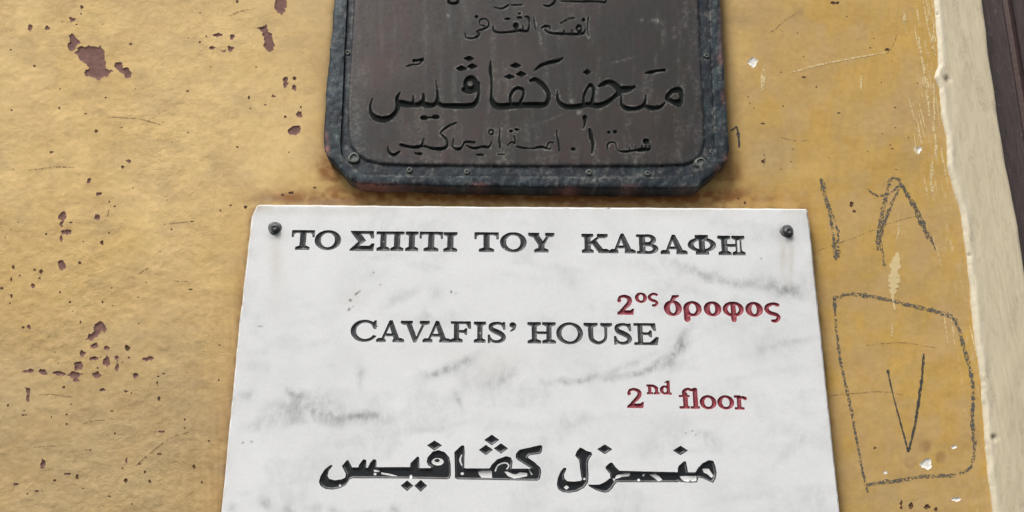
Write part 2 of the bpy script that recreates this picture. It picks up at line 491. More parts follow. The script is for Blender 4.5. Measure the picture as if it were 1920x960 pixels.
# ------------------------------------------------------------------ glyphs (local box w x h, y down)
def serif(xc, y, wd, q, up):          # bracketed foot: up=+1 at the bottom, -1 at the top
    y1 = y - up * q
    return d_poly([(xc - wd / 2, y), (xc + wd / 2, y), (xc + wd / 2, y1), (xc + wd * 0.26, y1 - up * q * 0.6), (xc - wd * 0.26, y1 - up * q * 0.6), (xc - wd / 2, y1)])
def g_I(w, h, s, t):
    return u(rect(w / 2 - s / 2, 0, w / 2 + s / 2, h), serif(w / 2, 0, w, t, -1), serif(w / 2, h, w, t, 1))
def g_T(w, h, s, t):
    return u(rect(w / 2 - s / 2, 0, w / 2 + s / 2, h), rect(0, 0, w, t), serif(w / 2, h, w * .62, t, 1),
             d_poly([(0, 0), (w * .2, t), (w * .08, t * 1.5), (w * .07, h * .34), (0, h * .34)]),
             d_poly([(w, 0), (w * .8, t), (w * .92, t * 1.5), (w * .93, h * .34), (w, h * .34)]))
def g_O(w, h, s, t):
    return minus(d_ell(w / 2, h / 2, w / 2, h / 2), d_ell(w / 2, h / 2, w / 2 - s, h / 2 - t))
def g_Sigma(w, h, s, t):
    return d_poly([(0, 0), (w * .95, 0), (w * .97, h * .36), (w * .89, h * .36), (w * .78, t * 1.1), (w * .42, t * 1.1), (w * .64, h * .48), (w * .34, h * .76), (w * .8, h * .76), (w * .9, h * .64), (w, h * .64), (w * .96, h), (0, h), (0, h * .94), (w * .34, h * .54), (w * .04, h * .08)])
def g_Pi(w, h, s, t):
    a, b = w * .25, w * .75
    return u(rect(0, 0, w, t * 1.1), rect(a - s / 2, 0, a + s / 2, h), rect(b - s / 2, 0, b + s / 2, h), serif(a, h, w * .46, t, 1), serif(b, h, w * .46, t, 1))
def g_H(w, h, s, t):
    a, b = w * .24, w * .76
    return u(rect(0 + a - s / 2, 0, a + s / 2, h), rect(b - s / 2, 0, b + s / 2, h), rect(a, h / 2 - t / 2, b, h / 2 + t / 2),
             *[serif(x, y, w * .46, t, k) for x in (a, b) for y, k in ((0, -1), (h, 1))])
def g_Y(w, h, s, t):
    return u(d_poly([(w * .08, 0), (w * .08 + s * 1.15, 0), (w * .5 + s * .5, h * .55), (w * .5 - s * .5, h * .62)]),
             d_poly([(w * .8, 0), (w * .8 + t, 0), (w * .5 + s * .5, h * .6), (w * .5, h * .55)]),
             rect(w / 2 - s / 2, h * .54, w / 2 + s / 2, h), serif(w / 2, h, w * .54, t, 1), serif(w * .21, 0, w * .42, t, -1), serif(w * .83, 0, w * .34, t, -1))
def g_K(w, h, s, t):
    a = w * .22
    return u(rect(a - s / 2, 0, a + s / 2, h), serif(a, 0, w * .40, t, -1), serif(a, h, w * .40, t, 1),
             d_poly([(w * .70, 0), (w * .70 + t * 1.1, 0), (w * .30, h * .62), (w * .26, h * .5)]),
             d_poly([(w * .34, h * .42), (w * .34 + s * .9, h * .34), (w * .86, h), (w * .86 - s * 1.2, h)]),
             serif(w * .75, 0, w * .36, t, -1), serif(w * .80, h, w * .38, t, 1))
def g_A(w, h, s, t):
    return u(d_poly([(w * .46, 0), (w * .52, t), (w * .15 + t * .9, h), (w * .15, h)]),
             d_poly([(w * .46, 0), (w * .56, 0), (w * .78 + s * .55, h), (w * .78 - s * .6, h), (w * .44, h * .16)]),
             rect(w * .27, h * .62, w * .66, h * .62 + t), serif(w * .17, h, w * .33, t, 1), serif(w * .80, h, w * .40, t, 1))
def g_V(w, h, s, t):
    return u(d_poly([(w * .14, 0), (w * .14 + s * 1.15, 0), (w * .56, h * .8), (w * .53, h), (w * .46, h)]),
             d_poly([(w * .80, 0), (w * .80 + t, 0), (w * .54, h), (w * .48, h)]),
             serif(w * .2, 0, w * .40, t, -1), serif(w * .83, 0, w * .33, t, -1))
def g_B(w, h, s, t):
    a = w * .25
    up_ = minus(clip_to(d_ell(w * .50, h * .26, w * .40, h * .27), rect(a, -1, w, h)), d_ell(w * .50, h * .26, w * .40 - s * .85, h * .27 - t))
    lo = minus(clip_to(d_ell(w * .52, h * .74, w * .47, h * .27), rect(a, 0, w + 1, h + 1)), d_ell(w * .52, h * .74, w * .47 - s * .9, h * .27 - t))
    bars = u(rect(0, 0, w * .55, t), rect(a, h * .5 - t / 2, w * .55, h * .5 + t / 2), rect(0, h - t, w * .55, h))
    return u(rect(a - s / 2, 0, a + s / 2, h), up_, lo, bars)
def g_Phi(w, h, s, t):
    return u(minus(d_ell(w / 2, h / 2, w / 2, h * .37), d_ell(w / 2, h / 2, w / 2 - s * .95, h * .37 - t)), rect(w / 2 - s * .5, 0, w / 2 + s * .5, h), serif(w / 2, 0, w * .46, t, -1), serif(w / 2, h, w * .46, t, 1))
def g_C(w, h, s, t):
    ring = minus(d_ell(w * .53, h / 2, w * .53, h / 2), d_ell(w * .56, h / 2, w * .53 - s * .9, h / 2 - t * 1.05))
    ring = minus(ring, d_poly([(w * .84, h * .30), (w * 1.2, h * .3), (w * 1.2, h * .76), (w * .9, h * .72), (w * .80, h * .6)]))
    return u(ring, d_poly([(w * .92, h * .03), (w * .98, h * .03), (w * .98, h * .40), (w * .90, h * .40), (w * .80, h * .2)]))
def g_E(w, h, s, t, low=True):
    a = w * .25
    sh = [rect(a - s / 2, 0, a + s / 2, h), rect(0, 0, w * .88, t), d_poly([(w * .88, 0), (w * .90, h * .34), (w * .81, h * .34), (w * .68, t)]),
          rect(a, h * .48 - t / 2, w * .62, h * .48 + t / 2), d_poly([(w * .55, h * .48), (w * .66, h * .33), (w * .72, h * .33), (w * .72, h * .64), (w * .66, h * .64)])]
    if low: sh += [rect(0, h - t, w * .92, h), d_poly([(w * .65, h - t), (w * .9, h * .64), (w, h * .66), (w * .93, h)])]
    else: sh += [serif(a, h, w * .55, t, 1)]
    return u(*sh)
def g_F(w, h, s, t): return g_E(w, h, s, t, False)
def g_U(w, h, s, t):
    return u(d_stroke([(w * .24, s * .5, s), (w * .24, h * .55, s), (w * .29, h * .80, s * .85), (w * .50, h - t * .6, t * 1.2), (w * .70, h * .82, t * 1.1), (w * .77, h * .6, t * 1.05), (w * .77, t * .6, t * 1.05)]),
             serif(w * .24, 0, w * .48, t, -1), serif(w * .79, 0, w * .40, t, -1))
def g_S(w, h, s, t):
    return u(d_stroke([(w * .88, h * .22, t), (w * .72, h * .09, t), (w * .45, h * .065, t * 1.1), (w * .18, h * .17, s * .8), (w * .22, h * .36, s * .95), (w * .5, h * .48, s * 1.05), (w * .78, h * .62, s * .95), (w * .84, h * .8, s * .8), (w * .6, h * .93, t * 1.15), (w * .3, h * .92, t), (w * .1, h * .78, t)]),
             d_poly([(w * .82, h * .02), (w * .92, h * .02), (w * .93, h * .36), (w * .85, h * .36), (w * .74, h * .12)]),
             d_poly([(w * .02, h * .62), (w * .10, h * .62), (w * .22, h * .88), (w * .10, h), (w * .02, h)]))
def g_apos(w, h, s, t):
    return u(d_ell(w * .5, h * .3, w * .45, h * .28), d_stroke([(w * .78, h * .35, h * .3), (w * .7, h * .7, h * .22), (w * .2, h * .98, h * .1)]))
def g_2(w, h, s, t):
    return u(d_stroke([(w * .13, h * .30, s * .7), (w * .20, h * .12, t), (w * .48, h * .07, t * 1.2), (w * .76, h * .2, s * .95), (w * .72, h * .42, s), (w * .45, h * .66, t * 1.5), (w * .12, h * .92, t)]),
             d_ell(w * .14, h * .29, s * .42, s * .42),
             d_poly([(0, h), (w * .02, h * .90), (w * .2, h * .80), (w * .8, h * .80), (w * .92, h * .72), (w, h * .72), (w * .94, h)]))
def g_o(w, h, s, t): return g_O(w, h, s, t)
def g_sig(w, h, s, t):            # final sigma
    return d_stroke([(w * .88, h * .14, s * .75), (w * .62, h * .08, t), (w * .3, h * .17, s * .8), (w * .18, h * .34, s), (w * .36, h * .52, s * .9), (w * .74, h * .62, s * .8), (w * .88, h * .76, s * .8), (w * .70, h * .92, s * .7), (w * .48, h * .92, t * .9)])
def g_rho(w, h, s, t):            # h includes the descender; bowl in the upper 0.74
    b = h * .74
    return u(minus(d_ell(w * .5, b / 2, w * .5, b / 2), d_ell(w * .5, b / 2, w * .5 - s, b / 2 - t)), d_stroke([(s * .55, b * .6, s), (s * .62, h - s * .5, s * 1.15)]))
def g_phi(w, h, s, t):
    b = h * .72
    return u(minus(d_ell(w * .5, b / 2, w * .5, b / 2), d_ell(w * .5, b / 2, w * .5 - s * .9, b / 2 - t)), d_stroke([(w * .5, t, s * .9), (w * .5, b, s), (w * .5, h - s * .5, s * .9)]))
def g_n(w, h, s, t):
    return u(rect(w * .12, 0, w * .12 + s, h), rect(w * .68, h * .3, w * .68 + s, h), d_stroke([(w * .2, h * .3, t), (w * .45, h * .1, t * 1.3), (w * .68 + s / 2, h * .34, s)]),
             rect(0, 0, w * .25, t), rect(0, h - t, w * .48, h), rect(w * .56, h - t, w, h))
def g_d(w, h, s, t):
    b0 = h * .36
    return u(minus(d_ell(w * .42, (h + b0) / 2, w * .42, (h - b0) / 2), d_ell(w * .44, (h + b0) / 2, w * .42 - s, (h - b0) / 2 - t)), rect(w * .62, 0, w * .62 + s, h), d_poly([(w * .42, t), (w * .62 + s, 0), (w * .7, t * 1.3)]), rect(w * .62, h - t, w, h))
def g_fl(w, h, s, t):             # ligature fl
    return u(rect(w * .20, h * .25, w * .20 + s, h), rect(w * .70, h * .02, w * .70 + s, h), rect(0, h - t, w * .50, h), rect(w * .56, h - t, w, h),
             d_stroke([(w * .20 + s / 2, h * .4, s), (w * .26, h * .18, s * .8), (w * .45, h * .05, t * 1.1), (w * .62, h * .10, t * 1.1), (w * .82, h * .05, t * 1.2)]),
             rect(w * .0, h * .36, w * .52, h * .36 + t * .8))
def g_r(w, h, s, t):
    return u(rect(w * .20, 0, w * .20 + s, h), rect(0, 0, w * .3, t), rect(0, h - t, w * .72, h), d_stroke([(w * .4, h * .28, t), (w * .62, h * .12, t * 1.2), (w * .84, h * .2, s * .8)]))
def place(glyph, x0, y0, x1, y1, s, t, slope=0.0085):
    w, h = x1 - x0, y1 - y0
    f, bb = glyph(w, h, s, t)
    sh = (960 - (x0 + x1) / 2) / 5120.0       # verticals lean towards their vanishing point
    def g(X, Y):
        ly = Y - y0 - slope * (X - x0 - w / 2)
        lx = X - x0 + sh * (ly - h / 2)
        return f(lx, ly)
    return g, (x0 - 2, y0 - 3, x1 + 2, y1 + 3)
def frame(shape, ox, oy, k):
    f, bb = shape
    return (lambda X, Y: f((X - ox) * k, (Y - oy) * k) / k), (ox + bb[0] / k, oy + bb[1] / k, ox + bb[2] / k, oy + bb[3] / k)

# marble inscription ------------------------------------------------
L1, L2, RD = (10.5, 4.4), (8.6, 4.2), (8.0, 3.8)
BLK, RED, ENA = 'black', 'red', 'enamel'
INS = []
def ins(kind, shape, label=None, name='letter', chips=()): INS.append((kind, shape, label, name, chips))
for g, a, b, c, d in [(g_T, 547, 432, 589, 468), (g_O, 590.5, 432, 639, 468.5), (g_Sigma, 657, 433.5, 702, 470), (g_Pi, 706, 434.5, 757.5, 470), (g_I, 760.5, 434.5, 784, 470.3), (g_T, 787, 435, 830, 470.8), (g_I, 832, 435.7, 857, 471.5),
                      (g_T, 890, 436, 934.5, 472), (g_O, 938, 436, 987, 472.5), (g_Y, 991, 437, 1039, 472.8), (g_K, 1090, 439, 1143, 474), (g_A, 1142, 438.5, 1191, 474.5), (g_B, 1194, 440, 1234, 475.5), (g_A, 1238, 440.5, 1288, 476.3), (g_Phi, 1290, 441, 1342, 477), (g_H, 1346, 442.5, 1397, 478)]:
    ch = [d_poly([(1383, 449), (1387, 449), (1387.5, 471), (1384, 471)])] if g is g_H else []
    ins(BLK, place(g, a, b, c, d, *L1), None, 'letter', ch)
for g, a, b, c, d in [(g_C, 658, 600, 706, 640.5), (g_A, 706, 601, 758, 641), (g_V, 751.5, 602, 805, 641.5), (g_A, 793, 602, 845.5, 641.5), (g_F, 845.5, 603, 887, 641.5), (g_I, 889, 603.5, 910.5, 642), (g_S, 914.5, 603.5, 949.5, 643), (g_apos, 955, 604.5, 968, 621),
                      (g_H, 989, 604.5, 1042, 643.5), (g_O, 1043.5, 605, 1092.5, 645), (g_U, 1095, 606, 1148, 645.5), (g_S, 1151, 606, 1185.5, 646), (g_E, 1189, 606.5, 1234.5, 646.5)]:
    ins(BLK, place(g, a, b, c, d, *L2))
for g, a, b, c, d, s, t in [(g_2, 1157, 553, 1188, 589.5, 7.5, 4), (g_o, 1191, 549, 1212.5, 567.5, 6, 3), (g_sig, 1214, 549, 1234, 574.5, 5, 3.4)]:
    ins(RED, place(g, a, b, c, d, s, t))
o_ac = u(place(g_o, 1245, 563.5, 1278, 592, 10.5, 4.2), d_poly([(1272, 553.5), (1272.5, 556), (1266, 559.5), (1262, 565), (1256, 565), (1259, 558), (1260, 554)]))
ins(RED, o_ac)
for g, a, b, c, d, s, t in [(g_rho, 1282, 565, 1315.5, 602.5, 9.5, 4), (g_o, 1320, 565.5, 1352, 592.5, 10.5, 4), (g_phi, 1356, 566, 1394.5, 604, 9, 4), (g_o, 1398, 566.5, 1430, 593.5, 10.5, 4), (g_sig, 1432, 566.5, 1463, 604.5, 7.5, 4.5),
                            (g_2, 1175.5, 727.5, 1206.5, 764.5, 6.5, 3.6), (g_n, 1213, 721.5, 1236, 739, 5, 3), (g_d, 1237.5, 714, 1258.5, 739.5, 5, 3), (g_fl, 1273.5, 727.5, 1311, 765.8, 8, 3.6), (g_o, 1312.5, 741.5, 1343, 767, 7.5, 3.6), (g_o, 1345.5, 741.7, 1376, 767.2, 7.5, 3.6), (g_r, 1377.5, 742, 1401.5, 767.6, 7, 3.4)]:
    ins(RED, place(g, a, b, c, d, s, t))
# Arabic line on the marble, traced
fr7 = lambda s: frame(s, 580, 800, 4.174)
fr8 = lambda s: frame(s, 1020, 800, 5.3333)
P1 = d_poly([(178, 300), (160, 302), (120, 335), (88, 385), (75, 430), (88, 465), (130, 488), (180, 493), (235, 483), (285, 457), (318, 410), (345, 404), (780, 406), (1075, 412), (1100, 405), (1108, 380), (1107, 300), (1095, 240), (1060, 200), (1010, 182), (965, 195), (925, 240), (918, 275), (930, 303), (958, 318), (945, 324),
             (862, 324), (860, 240), (848, 232), (838, 240), (792, 285), (788, 316), (524, 317), (526, 270), (518, 256), (500, 255), (472, 288), (458, 322), (446, 320), (446, 262), (425, 253), (410, 270), (388, 300), (382, 318), (335, 318), (326, 300), (305, 262), (292, 262), (255, 308), (268, 335), (288, 370), (280, 398), (250, 413), (195, 420), (155, 408), (143, 385), (152, 345), (182, 308)])
EYE1 = u(d_poly([(950, 262), (985, 240), (1025, 245), (1052, 275), (1058, 305), (1015, 300), (985, 300), (955, 285)]))
ins(ENA, fr7(P1), 'joined letters with a swung tail', 'letter_group', [fr7(minus(d_ell(1002, 272, 46, 28), d_ell(998, 262, 22, 14))), fr7(d_poly([(500, 335), (545, 340), (545, 350), (505, 352)])), fr7(d_poly([(500, 362), (520, 360), (520, 375), (503, 378)])), fr7(d_poly([(560, 355), (620, 366), (685, 384), (640, 383), (560, 368)])), fr7(d_ell(235, 458, 9, 9)), fr7(d_poly([(783, 380), (800, 375), (803, 408), (785, 408)]))])
P2 = d_poly([(1135, 200), (1180, 155), (1200, 144), (1213, 150), (1216, 200), (1212, 322), (1225, 326), (1412, 326), (1425, 300), (1470, 255), (1540, 230), (1578, 242), (1591, 275), (1584, 328), (1738, 328), (1690, 298), (1630, 262), (1614, 240), (1618, 210), (1645, 180), (1700, 168), (1810, 143), (1825, 152), (1820, 195), (1805, 213), (1722, 224), (1708, 240), (1765, 280), (1810, 322), (1815, 360), (1803, 412), (1782, 423), (1160, 413), (1140, 402)])
ins(ENA, fr7(P2), 'joined letters with chipped enamel', 'letter_group', [fr7(d_poly([(1320, 352), (1350, 345), (1425, 343), (1428, 398), (1345, 396), (1330, 375)])), fr7(d_poly([(1528, 352), (1555, 384), (1600, 402), (1640, 398), (1705, 384), (1704, 362), (1650, 355), (1620, 372), (1590, 370), (1550, 350)])), fr7(d_stroke([(1455, 345, 8), (1475, 300, 9), (1530, 280, 9), (1560, 300, 8), (1545, 330, 7)])), fr7(d_stroke([(1190, 220, 8), (1178, 260, 12), (1192, 300, 6)])), fr7(d_ell(1195, 365, 12, 10)), fr7(d_stroke([(1718, 330, 8), (1740, 370, 8)]))])
for cx, cy, rx, ry in [(980, 147, 60, 40), (765, 462, 50, 42), (872, 463, 50, 47), (1428, 104, 60, 42), (1382, 182, 56, 41), (1500, 170, 56, 41)]:
    ins(ENA, fr7(d_dia(cx, cy, rx, ry)), None, 'letter_dot')
P3 = d_poly([(218, 410), (195, 412), (165, 450), (138, 510), (128, 580), (142, 625), (185, 655), (250, 662), (330, 650), (400, 612), (440, 560), (446, 480), (440, 380), (448, 330), (482, 280), (474, 255), (420, 240), (385, 216), (360, 208), (325, 250), (313, 290), (328, 312), (352, 335), (360, 420), (372, 500), (378, 528), (365, 542), (300, 549), (235, 545), (205, 522), (200, 482), (224, 425)])
ins(ENA, fr8(P3), 'tall hooked letter', 'letter', [fr8(d_dia(226, 605, 26, 22)), fr8(d_ell(405, 520, 12, 10))])
P4 = d_poly([(443, 578), (500, 580), (560, 577), (620, 546), (664, 512), (660, 470), (622, 430), (613, 405), (640, 375), (665, 358), (685, 362), (715, 405), (755, 440), (1000, 447), (1338, 455), (1338, 415), (1345, 393), (1400, 345), (1420, 348), (1430, 400), (1440, 455), (1515, 456), (1540, 410), (1590, 362), (1650, 334), (1695, 343), (1715, 400), (1727, 460), (1717, 520), (1690, 562), (1660, 550), (1590, 518), (1545, 508), (1530, 557), (1480, 560), (1385, 556), (1345, 548), (1340, 556), (730, 556), (712, 572), (680, 622), (640, 657), (600, 660), (520, 636), (450, 597)])
ins(ENA, fr8(P4), 'long joined letters with flaked enamel', 'letter_group', [fr8(d_poly([(1365, 494), (1526, 490), (1526, 538), (1490, 545), (1470, 532), (1440, 548), (1405, 540), (1380, 520)])), fr8(d_poly([(735, 482), (800, 470), (865, 465), (855, 490), (790, 496), (715, 522), (718, 500)])), fr8(d_poly([(1062, 478), (1120, 473), (1150, 490), (1187, 528), (1150, 542), (1110, 510)])), fr8(d_poly([(1590, 418), (1655, 420), (1700, 490), (1684, 510), (1640, 470), (1605, 455)])), fr8(d_dia(950, 530, 16, 14)), fr8(d_poly([(985, 480), (1015, 470), (1000, 495)])), fr8(d_poly([(690, 515), (712, 520), (705, 545)]))])
ins(ENA, fr8(d_dia(608, 226, 78, 50)), None, 'letter_dot')
ins(ENA, fr8(d_dia(1365, 238, 76, 48)), None, 'letter_dot')

def paint_group(I):
    kind, shape, label, name, chips = I
    g_ = 0.6 if kind == BLK else (0.65 if kind == RED else 0.0)
    f_ = shape[0]; shape = (lambda X, Y: f_(X, Y) - g_), shape[1]
    loops = contours(shape, 0.55 if kind != RED else 0.5, rough=0.28, seed=len(loopsets) * 3.7)
    return loops
loopsets = []
for I in INS: loopsets.append(paint_group(I))

# ------------------------------------------------------------------ marble plaque
MOUT = 0.016                                        # front face stands this far off the wall
def grid_pts(x0, y0, x1, y1, st, jit=0.25):
    xs = np.arange(x0, x1, st); ys = np.arange(y0, y1, st)
    X, Y = np.meshgrid(xs, ys, indexing='ij')
    r = np.random.RandomState(5)
    X = X + (r.rand(*X.shape) - .5) * st * jit * 2; Y = Y + (r.rand(*Y.shape) - .5) * st * jit * 2
    return X.ravel(), Y.ravel()
def dense(poly, st):
    out = []
    P = np.asarray(poly, float)
    for a, b in zip(P, np.roll(P, -1, 0)):
        n = max(1, int(np.hypot(*(b - a)) / st))
        for k in range(n): out.append(a + (b - a) * k / n)
    return np.array(out)
def inset(P, d):
    """shrink a clockwise (image coordinates) loop by moving points along their normals"""
    a = np.roll(P, 1, 0); b = np.roll(P, -1, 0)
    t = b - a; t /= np.maximum(np.hypot(t[:, 0], t[:, 1])[:, None], 1e-9)
    return P + np.stack([-t[:, 1], t[:, 0]], 1) * np.reshape(d, (-1, 1) if np.ndim(d) else (1, 1))

marble = thing('marble_plaque', 'white grey-veined marble plaque with black and red lettering, mounted under the dark plaque', 'plaque', tuple((float(to_wall(980, 1210)[0]), 0.0, float(to_wall(980, 1210)[1]))))
def edge_wob(P, amp, sc=0.03, seed=0.0):
    n = (fbm(P[:, 0] * sc + seed, P[:, 1] * sc + seed, 4) - .5) * 2 * amp
    return inset(P, n)
m_out = dense([(479, 386), (481, 383.5), (486, 382), (900, 386), (1512, 390), (1516, 393), (1520, 430), (1545.5, 672), (1576, 960), (1600, 1190), (1596, 1196), (392, 1190), (388, 1184), (413.5, 960), (446, 620), (471, 404)], 5)
m_out = edge_wob(m_out, 0.9, 0.05)
m_mid = inset(m_out, 1.6); m_in = inset(m_out, 4.2)
gx, gy = grid_pts(395, 388, 1600, 1190, 4.5)
dd, ii = loops_dist([m_in], gx, gy)
ok = ii & (dd > 2.5)
gx, gy = gx[ok], gy[ok]
for sx_, sy_ in [(668, 550), (657, 563), (657, 578), (848, 547), (1286, 812), (1298, 808), (1305, 815), (488, 612), (460, 829), (705, 512), (716, 535), (1427, 485)]:
    ex, ey = grid_pts(sx_ - 9, sy_ - 7, sx_ + 9, sy_ + 7, 1.2)
    far_ = (np.abs(gx - sx_) > 10) | (np.abs(gy - sy_) > 8)
    gx = np.concatenate([gx[far_], ex]); gy = np.concatenate([gy[far_], ey])
keepm = np.ones(len(gx), bool)
for lp in loopsets:
    x0, y0, x1, y1 = bbox(lp)
    c = np.nonzero((gx > x0 - 3) & (gx < x1 + 3) & (gy > y0 - 3) & (gy < y1 + 3))[0]
    if len(c):
        d, i = loops_dist(lp, gx[c], gy[c]); keepm[c[(d < 1.5) | i]] = False
gx, gy = gx[keepm], gy[keepm]
# thin paint overspill colour near letters wants vertices close by: offset rings come from the letters' own contours
V, T = cdt([m_in] + [l for lp in loopsets for l in lp], np.stack([gx, gy], 1))
cx = V[T].mean(1)
_, inm = loops_dist([m_in], cx[:, 0], cx[:, 1])
keepT = inm.copy()
for lp in loopsets:
    x0, y0, x1, y1 = bbox(lp)
    c = np.nonzero((cx[:, 0] > x0) & (cx[:, 0] < x1) & (cx[:, 1] > y0) & (cx[:, 1] < y1))[0]
    if len(c):
        _, i = loops_dist(lp, cx[c, 0], cx[c, 1]); keepT[c[i]] = False
T = T[keepT]
V, T = used(V, T)
nV = len(V)
# chamfer, rounded arris and sides
rings = [(m_in, 0.0), (m_mid, 0.0007), (m_out, 0.0024), (m_out, MOUT)]
Vx = [V]; dep = [np.zeros(nV)]; faces = []
base = nV
ids = []
for P, d in rings:
    Vx.append(P); dep.append(np.full(len(P), d)); ids.append(np.arange(base, base + len(P))); base += len(P)
for a, b in zip(ids[:-1], ids[1:]):
    a2 = np.roll(a, -1); b2 = np.roll(b, -1)
    faces.append(np.stack([a, a2, b2], 1)); faces.append(np.stack([a, b2, b], 1))
VV = np.concatenate(Vx); DP = np.concatenate(dep)
# small chips knocked out of the arris
nz = smooth(0.62, 0.72, fbm(VV[:, 0] * .06, VV[:, 1] * .06, 3, 4.0))
DP = DP + np.where((np.arange(len(VV)) >= nV) & (DP < 0.0015), nz * 0.0016, 0)
X, Z = to_wall(VV[:, 0], VV[:, 1], MOUT)
Y = -(MOUT - DP)
def gauss(x, y, cx, cy, sx, sy, ang=0.0):
    c, s = math.cos(math.radians(ang)), math.sin(math.radians(ang))
    dx, dy = x - cx, y - cy
    a = dx * c + dy * s; b = -dx * s + dy * c
    return np.exp(-(a / sx) ** 2 - (b / sy) ** 2)
vx, vy = VV[:, 0] + (fbm(VV[:, 0] / 30, VV[:, 1] / 30, 3) - .5) * 18, VV[:, 1] + (fbm(VV[:, 0] / 30, VV[:, 1] / 30, 3, 5.) - .5) * 18
vein = np.zeros(len(VV))
for a in [(1300, 505, 70, 8, 20, .45), (1380, 528, 60, 8, 12, .5), (1480, 545, 30, 14, 5, .75), (1220, 500, 50, 10, 10, .25), (1450, 530, 60, 14, 8, .4), (1290, 540, 50, 8, 15, .2),
          (1270, 655, 28, 9, -50, .7), (1225, 690, 60, 7, -14, .55), (1120, 708, 80, 6, -6, .5), (1170, 685, 70, 6, -22, .35), (1060, 716, 40, 5, -4, .45), (1245, 672, 50, 6, -30, .4), (1280, 630, 30, 8, -60, .4),
          (850, 692, 42, 7, -22, .6), (815, 704, 35, 6, -8, .5), (880, 672, 40, 7, -28, .35), (860, 750, 5, 13, -25, .65), (675, 702, 7, 18, 0, .4), (950, 705, 30, 9, -30, .35), (925, 715, 22, 8, -10, .25),
          (570, 765, 60, 14, 5, .4), (640, 780, 70, 11, 8, .5), (540, 780, 30, 16, 0, .35), (600, 790, 60, 8, 3, .4), (690, 782, 35, 7, 0, .6), (555, 738, 18, 9, 40, .7), (463, 742, 14, 9, 0, .6), (500, 790, 20, 20, 30, .45), (470, 800, 18, 10, 0, .3), (590, 745, 40, 10, 15, .35),
          (705, 515, 25, 10, -20, .25), (760, 555, 30, 7, -30, .3), (820, 550, 10, 14, 0, .35), (790, 600, 9, 9, 0, .2), (730, 570, 30, 9, -40, .15), (800, 583, 5, 10, 0, .25),
          (495, 943, 12, 10, 40, .7), (540, 957, 12, 10, 20, .8), (590, 955, 10, 9, 0, .6), (630, 962, 14, 9, 10, .6), (700, 960, 20, 8, 0, .5), (740, 958, 12, 8, 0, .6), (430, 952, 10, 8, 30, .5), (1150, 960, 60, 8, 0, .2),
          (1330, 825, 26, 14, 30, .35), (1310, 812, 10, 10, 0, .3), (1500, 640, 60, 6, -12, .25), (1420, 660, 60, 7, -15, .18), (1450, 700, 80, 7, -10, .15), (600, 640, 60, 9, -20, .12), (560, 560, 40, 9, 30, .1), (470, 600, 40, 12, 60, .14),
          (1000, 520, 120, 10, 5, .1), (1100, 790, 120, 10, -8, .12), (760, 810, 130, 8, -10, .12), (1480, 850, 50, 12, -40, .15), (1400, 930, 70, 10, -10, .16), (480, 690, 40, 9, 10, .2), (1255, 575, 40, 20, 0, .18), (1380, 600, 60, 14, 0, .18)]:
    vein += a[5] * gauss(vx, vy, *a[:5])
vein += 0.17 * smooth(.52, .72, fbm(vx / 90, vy / 45, 4, 2.))
stain = np.zeros(len(VV)); px, py = VV[:, 0], VV[:, 1]
for a in [(1250, 396, 60, 9, 0, .22), (640, 396, 60, 9, 0, .22), (530, 395, 50, 8, 0, .25), (517, 480, 10, 45, 0, .26), (1468, 480, 4, 45, 0, .30), (1484, 485, 4, 60, 0, .26), (1476, 470, 14, 60, 0, .16), (490, 388, 20, 6, 0, .4), (520, 430, 26, 22, 0, .1),
          (1290, 530, 40, 12, 0, .08), (930, 690, 70, 30, -20, .10), (830, 660, 120, 18, 0, .08), (665, 560, 22, 22, 0, .12), (1350, 780, 40, 8, 0, .08), (1525, 500, 6, 90, 0, .15), (520, 520, 20, 70, 0, .1)]:
    stain += a[5] * gauss(px, py, *a[:5])
dE, _ = loops_dist([m_out], px, py)
stain += 0.34 * np.exp(-dE / 7) * smooth(.35, .7, fbm(px / 22, py / 22, 3))
grime = np.zeros(len(VV))
for a in [(668, 551, 4, 2, -40, .9), (672, 548, 5, 1.5, -40, .6), (657, 563, 3, 3, 0, .8), (655, 580, 4, 2.5, -40, .9), (662, 575, 3, 1.5, -30, .6), (846, 547, 2.4, 3, 0, .7), (856, 549, 5, 1.5, -20, .5), (518, 442, 14, 7, 0, .5), (1478, 448, 9, 7, 0, .75), (1463, 436, 5, 12, 0, .35), (488, 612, 6, 2, 0, .35), (455, 830, 3, 2, -40, .6), (473, 828, 3, 1.5, 0, .5), (1286, 812, 2, 2, 0, .5), (1298, 808, 2, 2, 0, .5), (1305, 815, 2, 2, 0, .4), (1427, 485, 2, 3, -40, .4), (700, 511, 2, 2, 0, .9), (713, 534, 1.6, 1.6, 0, .7)]:
    grime += 1.3 * a[5] * smooth(.1, .75, gauss(px, py, *a[:5])) if a[2] < 9 and a[3] < 5 else a[5] * gauss(px, py, *a[:5])
col = np.stack([np.clip(vein, 0, 1), np.clip(stain, 0, 1), np.clip(grime, 0, 1)], 1)
mesh('slab', np.stack([X, Y, Z], 1), np.concatenate([T] + faces), M_MARBLE, marble, True, col, sharp=50)

